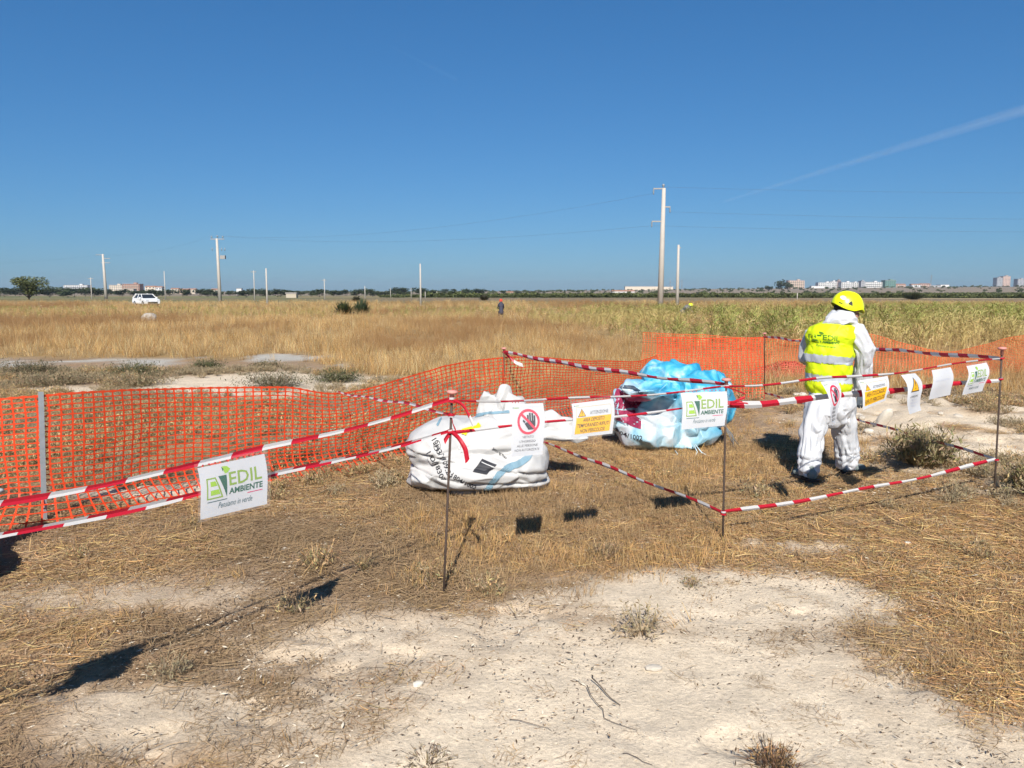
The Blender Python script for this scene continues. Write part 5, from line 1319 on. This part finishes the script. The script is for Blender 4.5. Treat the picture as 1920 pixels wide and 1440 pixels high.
# ================================================================== TREES
M_LEAF = grass_mat('tree_foliage', transl=.2, amount=.25, cool=(.05, .07, .035)); M_BARK = mat('bark', (.10, .075, .055), .9, .3, 6, .02, 10)
def crown_mesh(n_, rx, rz, leaf, cols, flat=0.0, seed=0, lobes=7):
    r_ = random.Random(seed); rows = []
    lob = [(r_.uniform(-.55, .55) * rx, r_.uniform(-.55, .55) * rx, r_.uniform(-.35, .55) * rz, r_.uniform(.42, .65)) for _ in range(lobes)]
    for i in range(n_):
        lx, ly, lz, lr = r_.choice(lob); u = Vector((r_.gauss(0, 1), r_.gauss(0, 1), r_.gauss(0, 1))).normalized() * (r_.random() ** .4) * lr
        p = Vector((lx + u.x * rx, ly + u.y * rx, max(lz + u.z * rz, -rz * (.75 - .6 * flat)) + rz))
        d = Vector((r_.uniform(-1, 1), r_.uniform(-1, 1), r_.uniform(-.4, 1))).normalized() * leaf; s_ = Vector((r_.uniform(-1, 1), r_.uniform(-1, 1), r_.uniform(-1, 1))).normalized()
        c = r_.choice(cols); k = r_.uniform(.75, 1.25); c = tuple(x * k for x in c)
        rows.append(([p - d / 2, p, p + d / 2], [leaf * .15, leaf * .6, leaf * .12], s_, c, c))
    me = strips(rows); me.materials.append(M_LEAF); return me
DKL = ((.045, .06, .025), (.06, .075, .03), (.035, .05, .025)); OLL = ((.12, .135, .05), (.15, .155, .06), (.09, .105, .04))
def tree_thing(name, label, x, y, h, w, me, base_h, trunk_r, group=None, cat='tree', limbs=3):
    """trunk with limbs and a crown mesh modelled at unit height 2, unit radius 1"""
    z = H(x, y); t = thing(name, label, cat, (x, y, z), random.uniform(0, 6.28), group); ch = h - base_h
    tb = MB().tube([(0, 0, -.2), (trunk_r * .3, 0, base_h * .6), (0, trunk_r * .4, base_h + ch * .45)], [trunk_r * 1.3, trunk_r, trunk_r * .5], 7)
    for k in range(limbs):
        a_ = 6.28 * k / limbs + .4; tb.tube([(0, 0, base_h * .7), (math.cos(a_) * w * .18, math.sin(a_) * w * .18, base_h + ch * .25), (math.cos(a_) * w * .34, math.sin(a_) * w * .34, base_h + ch * .5)], [trunk_r * .6, trunk_r * .4, trunk_r * .15], 5)
    tb.build('trunk', M_BARK, t, True)
    o = bpy.data.objects.new('crown', me); C.objects.link(o); o.parent = t; o.location = (0, 0, base_h); o.scale = (w / 2, w / 2, ch / 2)
    return t
cr_big = crown_mesh(2600, 1.0, 1.0, .13, OLL, 0, 1, 9)
cr = [crown_mesh(420, 1.0, 1.0, .26, DKL, 0, 10 + k, 6) for k in range(5)]
cr_flat = [crown_mesh(420, 1.0, .9, .24, DKL, .9, 20 + k, 6) for k in range(2)]
tree_thing('tamarisk_tree', 'round olive-green tree standing alone at the far left', -105.5, 170, 5.2, 7.6, cr_big, .4, .16, limbs=5)
rt = random.Random(9)
for k in range(64):
    u = -.69 + k * .0102 + rt.uniform(-.005, .005)
    d = rt.uniform(430, 560); h_ = rt.uniform(3.4, 5.8) * (1.2 if k < 16 else .95)
    tree_thing('hedge_tree', 'dark evergreen tree in the far tree line left of centre', u * d, d, h_, h_ * rt.uniform(1.8, 2.8), cr[k % 5], .3, .12, 'trees of the far tree line', limbs=2)
for x, d, zt, w_, lb, fl in ((296.4, 900, 7.9, 12, 'lower dark tree left of the pink apartment block', 0), (311.8, 900, 14.5, 17, 'largest dark round tree beside the pink apartment block', 0), (321, 905, 11.6, 12, 'dark tree touching the pink apartment block', 0),
                             (-47.9, 560, 3.3, 7, 'umbrella pine left of the orange house, left-hand one', 1), (-42.2, 560, 3.3, 5.5, 'umbrella pine left of the orange house, right-hand one', 1), (-27.5, 600, 3.4, 1.6, 'slim cypress right of the orange house', 0), (-22.6, 600, 2.4, 5, 'dark tree right of the white farmhouse', 0), (-30.8, 600, 2.6, 3, 'small pine behind the orange house', 1),
                             (-6.4, 620, 2.0, 5.5, 'low dark tree right of the farmhouses', 0), (4.5, 650, 1.6, 9, 'low wide tree on the horizon at centre', 0), (17.8, 650, 1.5, 11, 'low wide tree on the horizon right of centre', 0), (-62, 540, 4.2, 16, 'broad dark grove tree left of the umbrella pines', 0), (-78, 560, 4.6, 15, 'tall grove tree left of the umbrella pines', 0), (-98, 540, 3.6, 14, 'grove tree behind the pole with small arm', 0)):
    z = H(x, d); tree_thing('pine_tree' if fl else 'round_tree', lb, x, d, zt - z, w_, (cr_flat if fl else cr)[int(abs(x)) % 2], (zt - z) * (.5 if fl else .08), .15, 'trees near the far buildings', limbs=3)
def palm_bush(label, x, y, w_, h_, cols, seed):
    t = thing('dwarf_palm', label, 'bush', (x, y, H(x, y))); r_ = random.Random(seed); rows = []
    for i in range(420):
        a_ = r_.uniform(0, 6.28); e = r_.uniform(.15, 1.5); ln = r_.uniform(.5, 1); b0 = Vector((math.cos(a_), math.sin(a_), 0)) * r_.random() * w_ * .18
        d = Vector((math.cos(a_) * math.cos(e) * w_ / 2, math.sin(a_) * math.cos(e) * w_ / 2, math.sin(e) * h_)) * ln
        c = jit(r_.choice(cols), .3); rows.append(([b0, b0 + d * .6, b0 + d], [.03, .07, .01], Vector((-d.y, d.x, r_.uniform(-.3, .3))).normalized(), tuple(q_ * .6 for q_ in c), c))
    me = strips(rows); me.materials.append(M_LEAF); o = bpy.data.objects.new('fronds', me); C.objects.link(o); o.parent = t
    MB().tube([(0, 0, -.1), (0, 0, h_ * .4)], [.12, .06], 6).build('stem', M_BARK, t)
palm_bush('dark green dwarf palm bush in the field, left-hand one', -13.0, 60, 2.0, 1.15, ((.045, .06, .03), (.07, .09, .03)), 1)
palm_bush('dark green dwarf palm bush in the field, right-hand one', -11.5, 59.5, 1.6, 1.35, ((.04, .055, .035), (.05, .07, .03)), 2)
palm_bush('dark wide bush in the field below the far town', 82.5, 160, 6.5, 2.2, ((.05, .065, .03), (.08, .085, .04)), 3)
palm_bush('small dark bush in the field left of centre', -26, 130, 2.0, 1.1, ((.05, .055, .03), (.08, .07, .04)), 4)
palm_bush('small dark bush in the field left of the red-helmeted worker', -5.0, 140, 2.2, 1.3, ((.05, .05, .03), (.08, .07, .04)), 5)
# vineyard rows and distant scrub: one mass each
vx, vy = np.meshgrid(np.arange(-60, 520, 3.2), np.arange(250, 540, 6.0)); vx = vx.ravel() + rng.normal(0, .6, vx.size); vy = vy.ravel() + rng.normal(0, .3, vy.size)
kp = (np.abs(vx) < vy * .75 + 10) & (vx > -40 + 60 * (vnoise(vx * .02, vy * .02, 4) - .5)); vx, vy = vx[kp], vy[kp]
vine = [('vine', crown_mesh(70, 1.0, .5, .55, ((.085, .10, .035), (.11, .125, .045), (.07, .08, .03)), 0, 40 + k, 5)) for k in range(3)]
scatter('vineyard', np.c_[vx, vy, height(vx, vy)], spin(len(vx), .02), rng.uniform(1.1, 1.8, len(vx)), rng.integers(0, 3, len(vx)), vine, np.zeros(len(vx)), 'dark green vineyard strip across the far plain', 'vineyard')
N_ = 1500; sx_ = rng.uniform(-900, 1300, N_); sy_ = rng.uniform(600, 1750, N_); kp = np.abs(sx_) < sy_ * .75; sx_, sy_ = sx_[kp], sy_[kp]
scatter('distant_scrub', np.c_[sx_, sy_, height(sx_, sy_)], spin(len(sx_), .02), rng.uniform(1.2, 3.2, len(sx_)), rng.integers(0, 3, len(sx_)), vine, np.zeros(len(sx_)) + .3, 'dark scrub dotting the far low hills', 'scrub')

# ================================================================== FAR BUILDINGS
WALLS = {'white': (.62, .61, .59), 'cream': (.56, .48, .38), 'pink': (.52, .37, .30), 'brick': (.36, .18, .12), 'green': (.12, .22, .19), 'grey': (.34, .34, .35), 'orange': (.52, .20, .11), 'stone': (.42, .36, .28), 'brown': (.28, .20, .17)}
M_W = {k: mat('wall_' + k, c, .85, .08, .3) for k, c in WALLS.items()}
M_ROOF = mat('clay_roof', (.33, .17, .11), .85, .15, .5); M_FLAT = mat('flat_roof', (.36, .33, .31), .9, .1, .4)
M_GLASS = mat('window_glass', (.06, .075, .09), .25, .2); M_SLAB = mat('balcony_slab', (.58, .56, .53), .8, .1)
def building(label, x0, x1, zt, d, wall, storey=3.0, roof='flat', depth=12.0, win=True, balcony=False, trim=None):
    xm = (x0 + x1) / 2; zb = H(xm, d) - .5; w_ = x1 - x0; h_ = zt - zb
    t = thing('building', label, 'building', (xm, d, zb), 0, 'far buildings')
    MB().box((0, depth / 2, h_ / 2), (w_, depth, h_)).build('wall', M_W[wall], t)
    if roof == 'gable':
        MB().add([(-w_ / 2 - .3, -.3, h_), (w_ / 2 + .3, -.3, h_), (w_ / 2 + .3, depth + .3, h_), (-w_ / 2 - .3, depth + .3, h_), (-w_ / 2 - .3, depth / 2, h_ + depth * .16), (w_ / 2 + .3, depth / 2, h_ + depth * .16)], [(0, 1, 5, 4), (2, 3, 4, 5), (1, 2, 5), (3, 0, 4), (3, 2, 1, 0)]).build('roof', M_ROOF, t)
    else:
        r_ = MB().box((0, depth / 2, h_ + .2), (w_ + .5, depth + .5, .4)).build('roof', M_FLAT, t)
        if h_ > 8: MB().box((w_ * .18, depth / 2, h_ + 1.3), (min(5, w_ * .3), depth * .4, 1.8)).build('stair_head', M_W[wall], r_)
    n_ = max(1, int(h_ / storey + .3)); sh = (h_ - .4) / n_; nb = max(1, int(w_ / 3.4)); wb = MB(); bal = MB()
    if win:
        for i in range(n_):
            for j in range(nb):
                xx = -w_ / 2 + w_ * (j + .5) / nb; zz = .6 + sh * (i + .5)
                wb.box((xx, -.02, zz), (min(1.7, w_ / nb * .5), .12, sh * .5))
            if balcony and i: bal.box((0, -.55, sh * i + .5), (w_ * .92, 1.1, .9))
        o = wb.build('windows', M_GLASS, t); o['kind'] = 'stuff'
        if bal.v: o = bal.build('balconies', M_W.get(trim, M_SLAB), t); o['kind'] = 'stuff'
for a_ in (('pink apartment block right of the round dark trees', 496.5, 525.3, 19.8, 1400, 'pink', 3, 'flat', 14, True, True, 'cream'), ('low white shed before the far town', 518.6, 542.6, 9.6, 1350, 'white', 3, 'flat', 9, False), ('leftmost white block of the far town with brown side', 550.2, 577, 16, 1400, 'white', 3, 'flat', 14, True, True), ('white block second from left of the far town', 579.5, 592.1, 18.1, 1420, 'white', 3, 'flat', 14, True, True),
           ('narrow brown stair tower between white blocks of the far town', 596.3, 603.1, 20.2, 1430, 'brown', 3, 'flat', 12), ('white block left of the grey stair tower', 591.6, 611, 16.6, 1400, 'white', 3, 'flat', 14, True, True), ('white block touching the grey stair tower', 615.9, 626.5, 16.1, 1410, 'white', 3, 'flat', 14, True, True), ('grey stair tower in the far town', 626.9, 633.2, 18.9, 1400, 'grey', 3, 'flat', 12),
           ('longest white block of the far town', 633.8, 664.8, 17, 1400, 'white', 3, 'flat', 14, True, True), ('green glass tower in the far town', 665.3, 684.3, 20.1, 1390, 'green', 3, 'flat', 16), ('low pink house right of the green tower', 690.2, 707.4, 12.6, 1400, 'pink', 3, 'gable', 10), ('white villa right of the green tower', 718, 735.2, 12.4, 1400, 'white', 3, 'gable', 10), ('pinkish villa with clay roof', 740.5, 756.9, 13.2, 1410, 'pink', 3, 'gable', 10),
           ('low grey hall at the right end of the far town', 762.3, 779.8, 11, 1420, 'grey', 4, 'flat', 14, False), ('low white hall at the right end of the far town', 780.7, 796.3, 12.2, 1420, 'white', 4, 'flat', 14, False), ('grey half of the lone tower block at right', 1181.2, 1195.2, 33, 1900, 'grey', 3.2, 'flat', 16), ('tallest pink tower block at right', 1195.8, 1213.8, 36.5, 1900, 'pink', 3.2, 'flat', 16), ('tower block at the right edge', 1232, 1251.5, 30, 1900, 'grey', 3.2, 'flat', 16),
           ('long white block behind the left trees', -747.7, -708.5, 10.6, 1300, 'white', 3, 'flat', 14, True, True, 'grey'), ('small white house left of the long white block', -699.2, -686.1, 4.4, 1200, 'white', 3, 'flat', 10), ('cream block left of the brick block', -646.2, -625.4, 10.6, 1250, 'cream', 3, 'flat', 12), ('brick-red apartment block at left', -624.8, -597.4, 12.4, 1250, 'brick', 3, 'flat', 14, True, True, 'cream'), ('cream house below the brick block', -501.2, -486.1, 3.4, 1000, 'cream', 3, 'flat', 9), ('cream villa above the white car', -471.1, -458, 6.6, 1000, 'cream', 3, 'gable', 9), ('white villa above the white car', -457.4, -449.8, 6.0, 1000, 'white', 3, 'gable', 9),
           ('cream cottage behind the slim pole by the car', -372.5, -364.3, 3.6, 850, 'cream', 3, 'gable', 7), ('small cream cottage right of the slim pole by the car', -353.9, -345.7, 3.1, 850, 'cream', 3, 'gable', 7), ('pink-roofed cottage left of the tall left pole', -341.8, -333, 2.8, 800, 'pink', 3, 'gable', 7), ('cream cottage beside the tall left pole', -309.5, -301.3, 2.8, 800, 'cream', 3, 'gable', 7), ('white water tank in the tree line', -247.6, -243.2, 3.4, 700, 'white', 3, 'flat', 4, False), ('small stone ruin before the tree line', -95.8, -91.5, .55, 330, 'stone', 2, 'flat', 3, False),
           ('orange farmhouse near the umbrella pines', -38.6, -33.7, 1.5, 600, 'orange', 3, 'flat', 6), ('white annex left of the orange farmhouse', -41.6, -38.9, 1.1, 600, 'white', 3, 'flat', 5), ('white farmhouse right of the orange farmhouse', -27.9, -22.2, 1.0, 600, 'white', 3, 'gable', 5), ('stone barn at the centre horizon', -4.1, .8, .4, 600, 'stone', 3, 'gable', 5, False), ('white greenhouse shed left of the tallest pole', 115.9, 141.7, .9, 900, 'white', 4, 'gable', 10, False), ('long pale greenhouse on the hill left of the tallest pole', 217.7, 287.2, 9.6, 1500, 'cream', 4, 'flat', 10, False), ('short pale greenhouse on the hill beside the tallest pole', 287.6, 310.2, 9.2, 1500, 'cream', 4, 'flat', 10, False)):
    building(*a_)
def mast(label, x, d, zt):
    zb = H(x, d); t = thing('lattice_mast', label, 'mast', (x, d, zb)); b = MB(); h_ = zt - zb
    for sx, sy in ((-1, -1), (1, -1), (1, 1), (-1, 1)): b.tube([(sx * h_ * .05, sy * h_ * .05, 0), (sx * .15, sy * .15, h_)], .12, 4)
    for k in range(6):
        z0, z1 = h_ * k / 6, h_ * (k + 1) / 6; r0, r1 = h_ * .05 * (1 - k / 6) + .15, h_ * .05 * (1 - (k + 1) / 6) + .15
        b.tube([(-r0, -r0, z0), (r1, -r1, z1)], .07, 4); b.tube([(r0, -r0, z0), (-r1, -r1, z1)], .07, 4)
    b.build('lattice', M_ARM, t)
    for zz in (.72, .86): MB().tube([(-h_ * .13, 0, h_ * zz), (h_ * .13, 0, h_ * zz)], .12, 4).build('cross_arm', M_ARM, t)
mast('faint lattice pylon just right of the tallest pole', 284, 1400, 21); mast('faint lattice pylon right of the slim white pole', 305, 1400, 22); mast('tall thin lattice mast above the far town', 752, 1400, 30)

# ================================================================== CAR
M_PAINT = mat('white_car_paint', (.72, .72, .71), .25, .02, 2, spec=.6); M_CGLASS = mat('car_glass', (.02, .025, .03), .08, .1, spec=.7); M_TYRE = mat('tyre', (.02, .02, .02), .9, .1); M_LAMP = mat('headlamp', (.55, .57, .6), .15, .05); M_RIM = mat('rim', (.4, .41, .42), .4, .1, metal=.6)
car = thing('parked_car', 'white hatchback car parked in the tall grass at left', 'car', (-43.3, 92, H(-43.3, 92)), R(46))
W_ = .86
side = [(-1.95, .32), (-1.98, .62), (-1.9, .78), (-1.15, .95), (1.55, .98), (1.93, .9), (1.97, .5), (1.9, .32)]       # x along the car, nose at -x
vs = [(y_ * W_ * (1 if .4 < z_ < .9 else .95), x_, z_) for y_ in (-1, 1) for x_, z_ in side]; n_ = len(side)
MB().add(vs, [tuple(range(n_))[::-1], tuple(range(n_, 2 * n_))] + [(i, (i + 1) % n_, (i + 1) % n_ + n_, i + n_) for i in range(n_)]).build('body', M_PAINT, car)
cab0 = [(-1.05, .96), (1.72, .97)]; cab1 = [(-.35, 1.44), (1.15, 1.44)]
vs = [(s_ * .80, cab0[0][0], .96) for s_ in (-1, 1)] + [(s_ * .80, cab0[1][0], .97) for s_ in (1, -1)] + [(s_ * .62, cab1[0][0], 1.42) for s_ in (-1, 1)] + [(s_ * .62, cab1[1][0], 1.42) for s_ in (1, -1)]
cabin = MB().add(vs, [(0, 1, 5, 4), (1, 2, 6, 5), (2, 3, 7, 6), (3, 0, 4, 7), (4, 5, 6, 7)]).build('cabin', M_CGLASS, car)
MB().add([(s_ * .66, y_, z_) for z_ in (1.40, 1.46) for s_, y_ in ((-1, -.42), (1, -.42), (1, 1.25), (-1, 1.25))], [(3, 2, 1, 0), (4, 5, 6, 7), (0, 1, 5, 4), (1, 2, 6, 5), (2, 3, 7, 6), (3, 0, 4, 7)]).build('roof', M_PAINT, car)
for s_ in (-1, 1):
    MB().tube([(s_ * .81, -1.07, .94), (s_ * .645, -.38, 1.43)], .045, 5).build('pillar', M_PAINT, car); MB().tube([(s_ * .81, 1.72, .95), (s_ * .64, 1.18, 1.43)], .10, 5).build('pillar', M_PAINT, car); MB().tube([(s_ * .80, .35, .95), (s_ * .645, .3, 1.43)], .045, 5).build('pillar', M_PAINT, car)
    MB().box((s_ * .95, -.72, 1.02), (.2, .13, .14)).build('wing_mirror', M_PAINT, car)
    MB().box((s_ * .62, -1.93, .70), (.36, .12, .16)).build('headlight', M_LAMP, car)
    for y_ in (-1.22, 1.22):
        w = MB().lathe([(.18, -.09), (.31, -.10), (.315, .10), (.18, .09)], 20).build('wheel', M_TYRE, car, True); w.location = (s_ * .76, y_, .315); w.rotation_euler = (0, R(90), 0)
        MB().lathe([(.05, -.105), (.19, -.10), (.19, .10), (.05, .105)], 12).build('rim', M_RIM, w)
MB().box((0, -1.98, .45), (1.1, .06, .16)).build('grille', M_TYRE, car); MB().box((0, -2.0, .58), (.42, .04, .10)).build('number_plate', M_LAMP, car)

# ================================================================== CONTRAIL AND HAZE
def contrail(label, a, b, r, dens):
    """thin veil of ice cloud high beyond the plain, a soft tube of vapour"""
    m = bpy.data.materials.new('ice_vapour'); m.use_nodes = True; n = m.node_tree.nodes; l = m.node_tree.links; n.clear()
    out = n.new('ShaderNodeOutputMaterial'); vo = n.new('ShaderNodeVolumePrincipled'); vo.inputs['Color'].default_value = (1, 1, 1, 1)
    tc = n.new('ShaderNodeTexCoord'); sp = n.new('ShaderNodeSeparateXYZ'); l.new(tc.outputs['Object'], sp.inputs[0])
    cb = n.new('ShaderNodeCombineXYZ'); l.new(sp.outputs['X'], cb.inputs[0]); l.new(sp.outputs['Y'], cb.inputs[1])
    ln = n.new('ShaderNodeVectorMath'); ln.operation = 'LENGTH'; l.new(cb.outputs[0], ln.inputs[0])
    fall = n.new('ShaderNodeMapRange'); fall.inputs[1].default_value = 0; fall.inputs[2].default_value = 1; fall.inputs[3].default_value = 1; fall.inputs[4].default_value = 0
    wd = n.new('ShaderNodeMath'); wd.operation = 'MULTIPLY_ADD'; wd.inputs[1].default_value = .36; wd.inputs[2].default_value = .62; l.new(sp.outputs['Z'], wd.inputs[0])
    dv = n.new('ShaderNodeMath'); dv.operation = 'DIVIDE'; l.new(ln.outputs['Value'], dv.inputs[0]); l.new(wd.outputs[0], dv.inputs[1]); l.new(dv.outputs[0], fall.inputs[0])
    nz = n.new('ShaderNodeTexNoise'); nz.inputs['Scale'].default_value = 2.5; nz.inputs['Detail'].default_value = 4; l.new(tc.outputs['Object'], nz.inputs['Vector'])
    mu = n.new('ShaderNodeMath'); mu.operation = 'MULTIPLY'; l.new(fall.outputs[0], mu.inputs[0]); l.new(nz.outputs['Fac'], mu.inputs[1])
    # thinner towards its far end, as in the sky it spreads and fades
    en = n.new('ShaderNodeMapRange'); en.inputs[1].default_value = -1; en.inputs[2].default_value = 1; en.inputs[3].default_value = .7; en.inputs[4].default_value = 1; l.new(sp.outputs['Z'], en.inputs[0])
    m2 = n.new('ShaderNodeMath'); m2.operation = 'MULTIPLY'; l.new(mu.outputs[0], m2.inputs[0]); l.new(en.outputs[0], m2.inputs[1])
    m3 = n.new('ShaderNodeMath'); m3.operation = 'MULTIPLY'; m3.inputs[1].default_value = dens; l.new(m2.outputs[0], m3.inputs[0])
    l.new(m3.outputs[0], vo.inputs['Density']); l.new(vo.outputs[0], out.inputs['Volume'])
    A_, B2 = Vector(a), Vector(b); d = B2 - A_
    o = MB().lathe([(.02, -1), (1, -.96), (1, 0), (1, .96), (.02, 1)], 12).build('contrail', m)
    o.location = (A_ + B2) / 2; o.rotation_euler = d.to_track_quat('Z', 'Y').to_euler(); o.scale = (r, r, d.length / 2)
    return tag(o, label, 'contrail')
contrail('faint white contrail slanting up to the right edge', (1600, 6000, 670), (4300, 6100, 1490), 62, .0062)
contrail('barely visible short contrail high left of centre', (-1120, 6000, 1905), (-400, 6000, 1560), 26, .0012)
mh = bpy.data.materials.new('summer_haze'); mh.use_nodes = True; _n = mh.node_tree.nodes; _l = mh.node_tree.links; _n.clear()
_o = _n.new('ShaderNodeOutputMaterial'); _v = _n.new('ShaderNodeVolumePrincipled'); _v.inputs['Color'].default_value = (.72, .82, .95, 1); _v.inputs['Density'].default_value = .00012; _v.inputs['Anisotropy'].default_value = .2
_l.new(_v.outputs[0], _o.inputs['Volume'])
hz_ = MB().box((0, 1900, 12), (9500, 5300, 66)).build('haze', mh); tag(hz_, 'thin summer haze lying over the plain', 'haze', kind='stuff')
